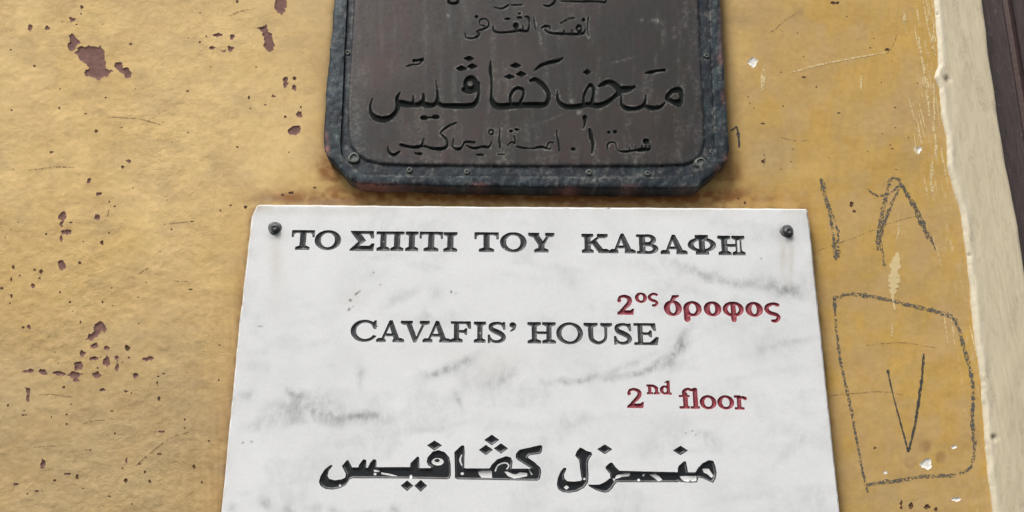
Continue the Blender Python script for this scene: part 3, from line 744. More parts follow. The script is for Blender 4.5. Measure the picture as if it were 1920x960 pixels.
def carve(loops, out, prof, tintf, mat, parent, name, label, st=1.15, chips=()):
    """the cut floor and walls of one letter; prof(d) gives depth in metres at distance d (px) from its outline"""
    x0, y0, x1, y1 = bbox(loops)
    gx, gy = grid_pts(x0, y0, x1, y1, st, 0.1)
    d, i = loops_dist(loops, gx, gy)
    ok = i & (d > st * 0.45)
    V, T = cdt(loops, np.stack([gx[ok], gy[ok]], 1))
    c = V[T].mean(1)
    _, i = loops_dist(loops, c[:, 0], c[:, 1])
    T = T[i]
    if not len(T): return None
    V, T = used(V, T)
    d, _ = loops_dist(loops, V[:, 0], V[:, 1])
    d = np.where(d < 0.05, 0, d)
    X, Z = to_wall(V[:, 0], V[:, 1], out)
    dep = prof(d)
    tint = tintf(V, d)
    if len(chips):
        g = np.full(len(V), 1e9)
        for s in chips: g = np.minimum(g, s[0](V[:, 0], V[:, 1]))
        ch = smooth(1.2, -0.6, g)
        tint[:, 1] = np.maximum(tint[:, 1], ch)
        dep = dep + ch * np.where(d > 1, 0.0003, 0)
    return mesh(name, np.stack([X, -(out - dep), Z], 1), T, mat, parent, True, tint, label=label)

def prof_v(d): return 0.0022 * (1 - np.exp(-d / 3.0)) * 1.1
def tint_v(V, d):
    g = 0.10 + 0.45 * smooth(.70, .84, fbm(V[:, 0] / 5, V[:, 1] / 5, 3, 3.))
    return np.stack([smooth(0, 4, d), g, smooth(0.6, 1.4, d) * smooth(4.6, 2.6, d) * 0.9], 1)
def tint_r(V, d):
    g = 0.05 + 0.35 * smooth(.70, .84, fbm(V[:, 0] / 5, V[:, 1] / 5, 3, 3.))
    return np.stack([smooth(0, 4, d), g, 0.35 + 0.4 * smooth(.4, .7, fbm(V[:, 0] / 12, V[:, 1] / 9, 2)) * smooth(0.3, 1.5, d)], 1)
def prof_e(d): return 0.0026 * smooth(-0.6, 4.0, d) - 0.0026 * smooth(-0.6, 4.0, 0.0)
def tint_e(V, d):
    line = 0.8 * np.exp(-((d - 2.6) / 0.65) ** 2)  # pale line in the enamel: worn edge plus painted glint
    return np.stack([smooth(0, 4, d), 0.05 + 0 * d, np.clip(line * 1.0 + 0.04 * np.exp(-((d - 1.3) / .8) ** 2), 0, 1)], 1)
for I, lp in zip(INS, loopsets):
    kind, shape, label, name, chips = I
    if kind == ENA: carve(lp, MOUT, prof_e, tint_e, M_BLACK2, marble, name, label, 1.0, chips)
    elif kind == RED: carve(lp, MOUT, prof_v, tint_r, M_RED, marble, name, label, 1.1, chips)
    else: carve(lp, MOUT, prof_v, tint_v, M_BLACK, marble, name, label, 1.1, chips)

def lathe(name, px, py, out, prof, mat, parent, seg=28, tilt=(0, 0), label=None):
    """prof: (radius, height off the face) in metres, axis towards the viewer"""
    X, Z = to_wall(px, py, out); V = []; F = []
    n = len(prof)
    for r, hgt in prof:
        for k in range(seg):
            a = 2 * math.pi * k / seg
            rr = r * (1 + 0.05 * math.sin(3 * a + px))
            V.append((X + rr * math.cos(a) + tilt[0] * hgt, -out - hgt, Z + rr * math.sin(a) + tilt[1] * hgt))
    for i in range(n - 1):
        for k in range(seg):
            k2 = (k + 1) % seg
            F.append((i * seg + k, i * seg + k2, (i + 1) * seg + k2, (i + 1) * seg + k))
    F.append(tuple((n - 1) * seg + k for k in range(seg)))
    o = mesh(name, V, F, mat, parent, True, label=label, sharp=40)
    return o
MM = 0.001
for (sx, sy, tl) in ((515.5, 428, (0.1, -0.05)), (1475, 434, (0.35, -0.15))):
    wsh = lathe('washer', sx, sy, MOUT - 0.0005, [(6.1 * MM, 0), (6.0 * MM, 1.0 * MM), (5.4 * MM, 1.5 * MM), (3.4 * MM, 1.5 * MM)], M_WASH, marble)
    w = lathe('screw', sx, sy, MOUT + 0.0008, [(3.6 * MM, 0), (3.7 * MM, 1.6 * MM), (3.2 * MM, 2.5 * MM), (2.0 * MM, 2.9 * MM), (1.7 * MM, 2.2 * MM), (0.8 * MM, 2.0 * MM)], M_SCREW, marble, tilt=tl)

# ------------------------------------------------------------------ bronze plaque
BOUT = 0.020
bronze = thing('bronze_plaque', 'dark bronze plaque with clipped corners, green-blue patinated rim and engraved Arabic lettering', 'plaque', (float(to_wall(985, 357)[0]), 0.0, float(to_wall(985, 357)[1])))
b_out = dense([(650, -292), (682, -330), (1300, -330), (1334, -290), (1343, -130), (1351.5, 0), (1357, 100), (1364, 219), (1368, 270), (1366, 299), (1340, 325), (1308, 351), (1240, 353.5), (1133, 353), (980, 350.5), (870, 349.5), (731, 346.5), (672, 343.5), (655, 335), (638, 319), (614, 296), (608, 282), (606, 255), (610, 180), (618, 90), (626, 0), (637, -140)], 3.2)
b_out = edge_wob(b_out, 2.2, 0.045, 3.0)
b_lip = dense([(666, -280), (690, -312), (1292, -312), (1316, -280), (1330, 0), (1334, 100), (1339, 215), (1341, 268), (1336, 288), (1298, 328), (1240, 332), (980, 330.5), (730, 329), (682, 327), (668, 320), (640, 292), (637, 270), (641, 200), (645, 100), (650, 0), (657, -140)], 3.2)
b_pan = dense([(680, -275), (700, -300), (1285, -300), (1300, -270), (1312, 0), (1316, 100), (1322, 215), (1323, 262), (1318, 284), (1307, 299), (1285, 308), (1240, 310.5), (980, 311.5), (760, 309), (710, 307), (686, 300), (668, 288), (656, 272), (652, 250), (650, 200), (656, 100), (662, 0), (670, -140)], 3.2)
# engraved strokes, traced
fA = lambda s: frame(s, 680, 90, 4.572)
fB = lambda s: frame(s, 980, 90, 4.572)
fC = lambda s: frame(s, 820, 0, 5.647)
BR = []
def br(fr, *shapes):
    s_ = fr(u(*shapes)); g_ = 1.35 if fr is fC else (1.25 if s_[1][1] > 232 else 1.5)
    BR.append(((lambda X, Y: s_[0](X, Y) - g_), (s_[1][0] - g_, s_[1][1] - g_, s_[1][2] + g_, s_[1][3] + g_)))
S_ = d_stroke
br(fA, S_([(80, 430, 6), (62, 500, 16), (78, 560, 32), (125, 598, 50), (190, 605, 50), (250, 578, 38), (292, 525, 28), (300, 470, 40), (292, 425, 26), (318, 375, 8)]),
   S_([(295, 455, 34), (350, 470, 52), (410, 478, 44), (432, 455, 22), (432, 405, 8)]), S_([(410, 478, 40), (480, 478, 38), (516, 450, 28), (518, 390, 12)]),
   S_([(500, 465, 44), (560, 485, 46), (610, 480, 34), (638, 440, 26), (640, 360, 14), (628, 275, 6)]), S_([(630, 455, 24), (680, 485, 36), (760, 490, 42), (900, 490, 44), (955, 478, 42), (985, 430, 26), (998, 350, 20), (992, 290, 22)]),
   minus(u(d_ell(928, 300, 62, 72), S_([(865, 350, 36), (920, 370, 34), (985, 345, 24)])), d_ell(922, 300, 24, 24)))
for c in [(912, 82, 44, 21), (845, 168, 48, 24), (940, 150, 46, 22), (1312, 143, 46, 24), (1260, 238, 44, 22), (1358, 216, 46, 24)]:
    br(fA, d_dia(*c))
br(fA, d_ell(525, 592, 30, 19), d_ell(625, 585, 32, 17), S_([(555, 590, 10), (600, 588, 10)], False))
br(fA, S_([(435, 100, 18), (480, 96, 14), (520, 82, 6)]))
br(fA, S_([(375, 150, 5), (420, 135, 6), (480, 130, 7), (520, 92, 5)]))
# alef + qaf + kaf run across the two traced frames
toA = lambda x, y: ((980 - 680) * 4.572 + x, y)
kaf = [(1372 + x, y, w) for x, y, w in [(100, 483, 46), (170, 482, 46), (210, 462, 38), (226, 400, 30), (205, 345, 36), (155, 290, 38), (105, 262, 34), (68, 272, 22)]]
br(fA, S_([(1098, 108, 6), (1096, 190, 28), (1106, 290, 12), (1104, 400, 20), (1112, 450, 36), (1160, 492, 50), (1300, 486, 50), (1420, 482, 46)] + kaf),
   S_([(1268, 450, 20), (1268, 400, 22), (1298, 352, 24), (1340, 336, 24), (1380, 360, 22), (1375, 410, 20), (1352, 455, 24)]))
br(fB, S_([(98, 192, 5), (150, 146, 22), (230, 116, 28), (300, 101, 28), (348, 78, 8)]))
br(fB, d_dia(555, 200, 34, 24))
br(fB, S_([(302, 360, 5), (302, 430, 22), (340, 482, 38), (410, 500, 40), (500, 490, 40), (560, 478, 40), (640, 488, 44), (720, 462, 36), (790, 410, 32), (835, 365, 50), (800, 312, 50), (742, 284, 40), (690, 303, 34), (650, 322, 6)]),
   S_([(830, 350, 56), (900, 346, 50), (965, 325, 18)]), S_([(525, 470, 30), (528, 410, 18), (555, 340, 18), (588, 308, 24), (612, 350, 26), (608, 410, 22), (590, 465, 30)]))
br(fB, S_([(850, 400, 8), (850, 470, 22), (885, 508, 36), (960, 514, 30), (1030, 492, 30), (1056, 450, 20), (1060, 400, 6)]), S_([(1050, 485, 26), (1110, 508, 36), (1180, 500, 32), (1222, 465, 12)]))
br(fB, minus(d_poly(catmull([(1225, 430), (1250, 370), (1300, 334), (1350, 330), (1382, 365), (1380, 430), (1370, 480), (1345, 498), (1310, 485), (1270, 460)], 4, True)), d_poly([(1262, 418), (1292, 378), (1345, 378), (1352, 428), (1318, 440), (1285, 432)])))
br(fB, S_([(1055, 208, 8), (1110, 198, 24), (1150, 188, 16), (1222, 182, 18)]))
# lower line
br(fB, S_([(535, 588, 34), (536, 640, 18), (525, 680, 6)]))
br(fB, S_([(575, 690, 18), (592, 760, 34), (606, 820, 28), (596, 895, 10)]))
br(fB, d_ell(435, 860, 22, 12))
br(fB, u(d_ell(1062, 792, 30, 24)), S_([(1092, 835, 8), (1088, 862, 18), (1020, 866, 30), (960, 872, 16), (870, 882, 15), (820, 872, 8), (806, 850, 8)]), S_([(1058, 862, 14), (1060, 832, 7)], False), S_([(1025, 862, 14), (1026, 832, 7)], False), S_([(978, 868, 12), (968, 836, 7)], False), S_([(925, 874, 10), (920, 848, 6)], False))
br(fB, S_([(730, 860, 8), (732, 820, 12), (762, 800, 10), (800, 812, 10), (806, 850, 8)]))
br(fB, d_ell(742, 716, 14, 12)); br(fB, d_ell(795, 712, 16, 14))
br(fB, S_([(296, 700, 8), (292, 740, 8), (308, 800, 11), (316, 872, 10)]))
br(fB, S_([(210, 858, 8), (216, 820, 9), (240, 800, 10), (268, 806, 7)]))
br(fA, S_([(1325, 840, 16), (1390, 852, 11), (1463, 856, 11), (1500, 846, 18), (1540, 842, 20), (1580, 855, 12), (1615, 862, 6)]))
br(fA, S_([(215, 840, 8), (222, 885, 20), (262, 910, 24), (315, 882, 12)]))
br(fA, S_([(325, 822, 22), (400, 842, 22), (470, 842, 26), (505, 822, 16), (522, 770, 6)]), S_([(490, 836, 20), (540, 838, 16), (600, 856, 25), (680, 857, 29), (722, 832, 22), (722, 785, 16), (685, 745, 16), (662, 728, 6)]))
br(fA, S_([(665, 720, 6), (700, 686, 14), (750, 655, 12), (800, 634, 7)]))
br(fA, d_ell(485, 900, 24, 9)); br(fA, d_ell(450, 896, 8, 7))
br(fA, S_([(780, 770, 6), (772, 840, 11), (825, 860, 24), (856, 836, 12), (880, 800, 16), (960, 802, 16)]))
br(fA, S_([(885, 830, 6), (950, 852, 20), (1030, 840, 18), (1080, 842, 18), (1108, 800, 7)]))
br(fA, d_ell(1005, 910, 36, 9)); br(fA, d_ell(1188, 905, 26, 4))
br(fA, S_([(1178, 685, 6), (1172, 770, 12), (1178, 850, 12)]))
br(fA, minus(d_ell(1102, 715, 26, 26), d_ell(1102, 715, 14, 14)))
br(fA, S_([(1245, 825, 7), (1280, 800, 10), (1306, 812, 8), (1300, 745, 8)]))
br(fA, d_dia(1272, 705, 18, 12)); br(fA, d_dia(1322, 692, 22, 12))
# upper lines
br(fC, S_([(1100, 285, 8), (1145, 265, 20), (1190, 272, 18), (1195, 300, 8)]), S_([(1140, 305, 10), (1190, 336, 20), (1300, 346, 20), (1420, 350, 20), (1540, 345, 22), (1572, 300, 10)]), S_([(1350, 345, 12), (1340, 310, 8)], False), S_([(1430, 345, 12), (1425, 305, 8)], False), minus(d_ell(1505, 290, 34, 40), d_ell(1505, 292, 14, 18)))
br(fC, S_([(1600, 172, 8), (1596, 280, 9), (1604, 375, 8)]))
br(fC, d_ell(1550, 200, 16, 16)); br(fC, S_([(1390, 186, 8), (1455, 180, 12)], False)); br(fC, S_([(1310, 235, 8), (1370, 198, 8)], False))
br(fC, S_([(592, 270, 6), (598, 312, 16), (660, 334, 17), (780, 326, 20), (880, 312, 22), (940, 320, 18), (968, 300, 20), (975, 230, 14), (965, 172, 18), (928, 165, 8)]), minus(d_ell(832, 262, 30, 34), d_ell(832, 258, 10, 12)), S_([(910, 310, 10), (905, 260, 8)], False))
br(fC, d_ell(742, 190, 30, 10)); br(fC, d_ell(872, 175, 26, 10)); br(fC, d_ell(872, 131, 16, 8))
br(fC, S_([(296, 345, 8), (305, 385, 9), (350, 396, 14), (405, 385, 13), (445, 352, 14), (420, 322, 9), (475, 300, 14), (535, 272, 12), (545, 225, 16), (505, 190, 12), (455, 200, 10), (452, 250, 9), (500, 262, 8)]))
br(fC, d_ell(415, 165, 16, 12))
br(fC, S_([(1022, 168, 6), (1030, 240, 8), (1040, 300, 6)]))
br(fC, S_([(605, 68, 6), (680, 80, 14), (740, 50, 15), (760, 36, 7)])); br(fC, S_([(785, 42, 9), (895, 40, 14)], False))
br(fC, S_([(1128, 44, 6), (1180, 52, 18), (1235, 20, 20), (1262, -30, 12)]))
br(fC, S_([(1310, 2, 9), (1500, 4, 13), (1700, 4, 13), (1775, 16, 14), (1790, -10, 7)]))
br(fC, minus(d_ell(168, 5, 62, 32), d_ell(168, -4, 40, 18)))
BRS = list(BR)
def near(p, q): return not (p[0] > q[2] + 1 or p[2] < q[0] - 1 or p[1] > q[3] + 1 or p[3] < q[1] - 1)
again = True
while again:                     # strokes that touch are one cut
    again = False
    bl_ = [contours(s, 0.7) for s in BRS]
    for i in range(len(BRS)):
        for j in range(i + 1, len(BRS)):
            if not bl_[i] or not bl_[j] or not near(bbox(bl_[i]), bbox(bl_[j])): continue
            P = np.concatenate(bl_[j])
            if BRS[i][0](P[:, 0], P[:, 1]).min() < 0.9:
                BRS[i] = u(BRS[i], BRS[j]); del BRS[j]; again = True; break
        if again: break
bloops = [l for l in (contours(s, 0.55, rough=0.22, seed=k * 2.3, keep=0.8) for k, s in enumerate(BRS)) if l]
gx, gy = grid_pts(606, -330, 1370, 358, 3.0)
do, io = loops_dist([b_out], gx, gy); dl, il = loops_dist([b_lip], gx, gy); dp, ip_ = loops_dist([b_pan], gx, gy)
ok = io & (do > 1.6) & (dl > 1.2) & (dp > 1.2)
gx, gy = gx[ok], gy[ok]
ok = np.ones(len(gx), bool)
for lp in bloops:
    x0, y0, x1, y1 = bbox(lp)
    c = np.nonzero((gx > x0 - 3) & (gx < x1 + 3) & (gy > y0 - 3) & (gy < y1 + 3))[0]
    if len(c):
        d, i = loops_dist(lp, gx[c], gy[c]); ok[c[(d < 1.0) | i]] = False
gx, gy = gx[ok], gy[ok]
b_lip2 = inset(b_lip, 1.6); b_pan2 = inset(b_pan, 1.6); b_o2 = inset(b_out, 2.4)
V, T = cdt([b_out, b_o2, b_lip, b_lip2, b_pan, b_pan2] + [l for lp in bloops for l in lp], np.stack([gx, gy], 1))
cx = V[T].mean(1)
_, keepT = loops_dist([b_out], cx[:, 0], cx[:, 1])
for lp in bloops:
    x0, y0, x1, y1 = bbox(lp)
    c = np.nonzero((cx[:, 0] > x0) & (cx[:, 0] < x1) & (cx[:, 1] > y0) & (cx[:, 1] < y1))[0]
    if len(c):
        _, i = loops_dist(lp, cx[c, 0], cx[c, 1]); keepT[c[i]] = False
V, T = used(V, T[keepT])
do, _ = loops_dist([b_out], V[:, 0], V[:, 1]); dl, il = loops_dist([b_lip], V[:, 0], V[:, 1]); dp, ip_ = loops_dist([b_pan], V[:, 0], V[:, 1])
sl = np.where(il, dl, -dl); sp = np.where(ip_, dp, -dp)          # signed, positive inside
rough = (fbm(V[:, 0] / 9, V[:, 1] / 9, 4) - .5)
rim = smooth(-0.2, 1.5, sl)
pan = smooth(-0.6, 4.0, sp)
dep = 0.0018 * np.exp(-do / 2.5) + rim * 0.0034 - pan * 0.0016 + (1 - rim) * (rough * 0.0011 + 0.0004) + (rim - pan) * rough * 0.0010 + pan * rough * 0.00012
dep = np.maximum(dep, 0)
# the lip is hammered and rolled
dep = dep + (1 - rim) * 0.0003 * smooth(.5, .7, fbm(V[:, 0] / 4, V[:, 1] / 14, 3, 7.))
nV = len(V)
k0 = np.arange(nV, nV + len(b_out)); k1 = k0 + len(b_out)
VV = np.concatenate([V, b_out, b_out]); DP = np.concatenate([dep, np.full(len(b_out), 0.0018), np.full(len(b_out), BOUT)])
# make the first ring meet the face edge
d0, _ = loops_dist([b_out], b_out[:, 0], b_out[:, 1])
DP[k0] = 0.0018 + (fbm(b_out[:, 0] / 9, b_out[:, 1] / 9, 4) - .5) * 0.0011 + 0.0004
DP[k0] = np.maximum(DP[k0], 0) + 0.0003 * smooth(.5, .7, fbm(b_out[:, 0] / 4, b_out[:, 1] / 14, 3, 7.))
sd_ = np.concatenate([np.stack([k0, np.roll(k0, -1), np.roll(k1, -1)], 1), np.stack([k0, np.roll(k1, -1), k1], 1)])
X, Z = to_wall(VV[:, 0], VV[:, 1], BOUT)
px, py = VV[:, 0], VV[:, 1]
rimv = np.concatenate([rim, np.zeros(2 * len(b_out))]); panv = np.concatenate([pan, np.zeros(2 * len(b_out))]); spv = np.concatenate([sp, np.full(2 * len(b_out), -40.)])
pat = (1 - panv) * 1.0 + panv * 0.55 * np.exp(-np.maximum(spv, 0) / 9) * smooth(.3, .6, fbm(px / 25, py / 25, 3))
for a in [(668, 270, 20, 40, 0, .5), (1312, 30, 8, 200, 0, .15), (660, 290, 24, 24, 0, .5), (740, 300, 60, 9, 0, .35), (1310, 300, 26, 18, 0, .5)]:
    pat = pat + a[5] * gauss(px, py, *a[:5])
bare = np.zeros(len(VV))
for a in [(700, 347, 50, 4.5, 2, 1.2), (780, 350, 40, 3.0, 2, .9), (613, 280, 5, 9, 0, 1.0), (1065, 355, 22, 5, 0, 1.0), (1352, 60, 3.5, 60, 0, .5), (1352, 108, 6, 9, 0, .8), (1362, 295, 6, 9, 30, .6), (665, 345, 12, 4, 0, .6), (1290, 350, 26, 3, 0, .3), (612, 255, 4, 10, 0, .5), (900, 346, 14, 4, 0, .7), (1180, 350, 18, 4, 0, .6), (1357, 180, 4, 14, 0, .6), (1348, 315, 9, 5, -40, .6), (850, 352, 60, 2.5, 0, .35)]:
    bare += a[5] * gauss(px, py, *a[:5])
bare += panv * 0.07 * smooth(.45, .75, fbm(px / 120, py / 90, 4, 8.)) + panv * .10 * gauss(px, py, 720, 60, 70, 100)
pale = np.zeros(len(VV))
for a in [(659, 300, 14, 8, 40, .7), (650, 100, 5, 5, 0, .8), (1324, 105, 6, 6, 0, .8), (1312, 306, 12, 12, 0, .9), (1231, 37, 7, 3, 20, 2.), (1288, 48, 3, 3, 0, 1.2), (1264, 52, 3, 3, 0, 1.2), (1266, 67, 3, 3, 0, 1.0), (1290, 20, 6, 3, 0, .5), (1204, 36, 3, 3, 0, .6), (840, 27, 2.5, 2.5, 0, 1.0), (1072, 187, 4, 5, 0, 1.1), (1087, 209, 4, 5, 0, 1.4), (1013, 72, 2.2, 15, -8, 1.0), (1165, 112, 22, 1.8, -16, .6), (1032, 222, 30, 1.6, -22, .4), (1007, 297, 3, 6, 0, .4), (760, 130, 20, 16, 0, .12), (800, 65, 14, 30, 0, .13), (680, 140, 14, 26, 0, .16), (670, 240, 12, 60, 0, .22), (1100, 338, 26, 5, 0, .8), (1210, 326, 20, 5, 0, .6), (1135, 332, 30, 5, 0, .6), (670, 60, 3, 60, 0, .18)]:
    pale += a[5] * gauss(px, py, *a[:5])
pale += (1 - panv) * 0.38 * smooth(.55, .75, fbm(px / 9, py / 14, 4, 12.)) + panv * .22 * smooth(.55, .75, fbm(px / 14, py / 90, 4, 19.)) + panv * .25 * smooth(60, 0, spv) * smooth(.4, .7, fbm(px / 12, py / 30, 4, 18.))
pale += 0.7 * np.exp(-((np.concatenate([sl, np.full(2 * len(b_out), -20.)]) - 0) / 1.5) ** 2) * smooth(.5, .65, fbm(px / 12, py / 12, 3, 1.))
pale += 0.5 * np.exp(-((spv - 0) / 1.4) ** 2) * smooth(.45, .65, fbm(px / 16, py / 16, 3, 31.))
bandv = np.clip(rimv - panv, 0, 1)
slv = np.concatenate([sl, np.full(2 * len(b_out), -20.)])
alph = 1 - bandv * (.35 + .5 * smooth(.7, .35, fbm(px / 20, py / 20, 3, 44.)))
alph = alph * (1 - .75 * smooth(.42, .62, fbm(px / 34, py / 34, 4, 48.)))
alph = np.clip(alph - .6 * np.exp(-((slv - 3) / 2.5) ** 2), 0, 1)
for lp in bloops:      # worn arrises of the cut letters, with their lit glint painted pale
    x0, y0, x1, y1 = bbox(lp)
    c = np.nonzero((V[:, 0] > x0 - 1) & (V[:, 0] < x1 + 1) & (V[:, 1] > y0 - 1) & (V[:, 1] < y1 + 1))[0]
    if len(c):
        d, _ = loops_dist(lp, V[c, 0], V[c, 1]); h_ = c[d < 0.15]
        pale[h_] += .75 * smooth(.42, .62, fbm(V[h_, 0] / 16, V[h_, 1] / 12, 3, 66.)) + .1
col = np.stack([np.clip(pat, 0, 1), np.clip(bare, 0, 1), np.clip(pale, 0, 1), alph], 1)
mesh('panel', np.stack([X, -(BOUT - DP), Z], 1), np.concatenate([T, sd_]), M_BRONZE, bronze, True, col, sharp=55)
# engraved letters: the face plane of the inner panel lies 1.2 mm below the lip
PD = 0.0018
def tint_b(V, d):  # pale rim: wear plus painted light along the cut edge
    return np.stack([0 * d, 0 * d + .05, smooth(1.9, 0.4, d) * (.35 + 1.2 * smooth(.35, .65, fbm(V[:, 0] / 14, V[:, 1] / 14, 3, 61.)))], 1).clip(0, 1)
def prof_b(d): return PD - 0.00004 + 0.0024 * smooth(-1.0, 4.2, d) - 0.0024 * smooth(-1.0, 4.2, 0.)
for lp in bloops:
    carve(lp, BOUT, prof_b, tint_b, M_BRLET, bronze, 'engraved_stroke', None, 1.3)
for (rx, ry, r) in [(768, 320, 7.6), (875.5, 323, 7.2), (1104, 324, 8), (1214, 326, 7), (1324, 106, 7), (652, 100, 7.5), (1334, 285, 6)]:
    s = r * 0.00040
    lathe('rivet', rx, ry, BOUT - 0.0042, [(s, 0), (s * .95, 1.3 * MM), (s * .75, 2.0 * MM), (s * .50, 2.1 * MM), (s * .42, 1.1 * MM), (s * .1, 1.0 * MM)], M_RIVET, bronze, 18)
for (rx, ry) in [(663, 298), (1312, 307)]:
    lathe('corner_screw', rx, ry, BOUT - 0.0036, [(5.6 * MM, 0), (5.5 * MM, 1.6 * MM), (4.8 * MM, 2.6 * MM), (3.6 * MM, 2.8 * MM), (3.2 * MM, 1.5 * MM), (1.0 * MM, 1.3 * MM)], M_RIVET, bronze, 22, (0.2, 0.1))

# ------------------------------------------------------------------ plaster wall
wall = thing('plaster_wall', 'ochre painted plaster wall with flaked maroon patches behind both plaques', 'wall', (0, 0, float(to_wall(960, 1500)[1])))
CH = []      # (shape, big?, material)
def blob(x, y, rx, ry, seed):
    r = random.Random(seed * 131 + 7)
    n = 11 if max(rx, ry) > 4 else 8
    ph = r.random() * 6
    return d_poly([(x + rx * math.cos(a) * (0.75 + 0.5 * r.random()), y + ry * math.sin(a) * (0.75 + 0.5 * r.random())) for a in [ph + 2 * math.pi * k / n for k in range(n)]])
def chip_poly(ox, oy, k, pts, mat=None): CH.append((frame(d_poly(pts), ox, oy, k), True, mat or M_UNDER))
chip_poly(0, 0, 3, [(385, 195), (410, 190), (430, 215), (458, 240), (425, 256), (412, 284), (395, 290), (376, 262), (385, 235)])
chip_poly(0, 0, 3, [(436, 264), (520, 258), (565, 260), (592, 295), (582, 330), (602, 355), (592, 385), (637, 400), (600, 430), (550, 454), (515, 436), (480, 430), (468, 408), (502, 385), (480, 360), (445, 330), (422, 296)])
chip_poly(0, 0, 3, [(650, 355), (690, 346), (694, 380), (720, 385), (740, 400), (735, 432), (710, 440), (690, 410), (660, 398), (646, 375)])
chip_poly(0, 0, 3, [(1552, -20), (1612, -20), (1612, 40), (1585, 82), (1555, 70), (1543, 40)])
chip_poly(0, 0, 3, [(1450, 155), (1500, 136), (1507, 175), (1527, 190), (1532, 225), (1546, 245), (1540, 275), (1510, 292), (1480, 265), (1486, 215), (1473, 185)])
chip_poly(0, 0, 3, [(1593, 430), (1617, 428), (1622, 470), (1608, 492), (1593, 485)])
chip_poly(0, 0, 3, [(1615, 735), (1640, 712), (1690, 702), (1690, 745), (1660, 760), (1630, 755)])
chip_poly(0, 320, 3, [(545, 850), (575, 843), (600, 880), (590, 908), (570, 895), (550, 930), (520, 957), (487, 952), (500, 920), (525, 905), (530, 870)])
chip_poly(0, 640, 3, [(146, 262), (168, 265), (172, 300), (157, 348), (150, 320)])
sp1 = [(1655, 437, 12, 12), (1658, 492, 14, 18), (1685, 642, 13, 20), (1603, 655, 8, 8), (170, 160, 16, 20), (265, 158, 15, 11), (402, 108, 14, 15), (458, 38, 11, 12), (1225, 198, 24, 12), (1308, 208, 14, 16), (1195, 268, 22, 8), (1250, 282, 24, 7), (1297, 272, 16, 16), (1123, 237, 8, 8), (333, 608, 8, 8), (543, 740, 11, 10), (727, 905, 15, 12), (735, 248, 17, 5), (595, 550, 7, 6), (1400, 548, 6, 12), (1335, 8, 9, 9), (1530, 540, 16, 6), (690, 940, 9, 9), (1055, 512, 9, 6), (192, 370, 9, 7), (1692, 600, 6, 8), (455, 76, 5, 5), (290, 856, 14, 5), (1440, 376, 5, 5), (1335, 826, 6, 6), (1160, 203, 5, 7), (485, 640, 8, 5)]
sp2 = [(500, 55, 13, 16), (352, 262, 20, 28), (343, 302, 13, 16), (548, 265, 12, 20), (555, 132, 15, 9), (346, 530, 27, 25), (230, 566, 12, 12), (195, 557, 9, 7), (75, 543, 10, 12), (65, 610, 6, 12), (185, 650, 9, 16), (65, 705, 9, 14), (12, 662, 10, 8), (258, 357, 7, 7), (395, 740, 8, 7), (575, 405, 7, 14), (1380, 203, 11, 9), (1073, 668, 12, 5), (372, 345, 30, 14), (345, 385, 6, 22), (130, 883, 9, 8), (165, 883, 8, 16), (450, 520, 11, 8), (615, 175, 6, 7), (645, 200, 6, 6), (222, 605, 9, 7), (398, 292, 11, 5), (963, 330, 6, 6), (1298, 195, 6, 5), (112, 590, 7, 6), (340, 685, 6, 9), (628, 660, 5, 6), (575, 740, 6, 9), (1080, 286, 12, 4), (1240, 225, 5, 5), (470, 400, 6, 4), (613, 350, 6, 6), (455, 853, 6, 8), (780, 860, 6, 4)]
sp3 = [(160, 168, 34, 11), (242, 174, 25, 14), (335, 180, 36, 13), (440, 138, 28, 28), (425, 190, 36, 20), (545, 190, 22, 22), (600, 112, 22, 28), (655, 95, 13, 18), (660, 145, 10, 25), (765, 190, 16, 16), (835, 97, 33, 12), (465, 65, 18, 18), (530, 25, 26, 16), (600, 38, 15, 11), (715, 35, 14, 14), (45, 360, 8, 8), (240, 692, 13, 25), (432, 765, 9, 14), (375, 745, 20, 6), (90, 805, 15, 8), (210, 843, 30, 5), (710, 676, 9, 18), (710, 282, 13, 8), (895, 323, 9, 13), (895, 633, 13, 6), (902, 507, 22, 4), (1090, 705, 8, 12), (815, 735, 8, 7), (842, 788, 8, 12), (708, 780, 8, 14), (1040, 440, 6, 7), (1040, 487, 6, 6), (375, 412, 8, 6), (375, 465, 8, 7), (360, 258, 9, 7), (525, 98, 26, 12), (430, 220, 14, 10), (550, 150, 6, 6), (885, 235, 6, 10), (645, 517, 6, 7), (1230, 218, 5, 8), (1133, 793, 6, 8), (1175, 560, 7, 6), (305, 783, 10, 6), (780, 690, 16, 5), (725, 92, 8, 6), (920, 182, 9, 5), (890, 198, 8, 7), (575, 274, 15, 5), (740, 290, 6, 4), (690, 715, 8, 5), (495, 612, 15, 5), (615, 870, 12, 5), (155, 858, 5, 7), (630, 393, 12, 4)]
for oy, L in ((0, sp1), (320, sp2), (640, sp3)):
    for k, (x, y, rx, ry) in enumerate(L):
        mt = M_UNDER if max(rx, ry) >= 15 else M_HOLE
        CH.append((blob(x / 3, y / 3 + oy, rx / 3, ry / 3, k + oy), max(rx, ry) * 2 / 3 >= 9, mt))
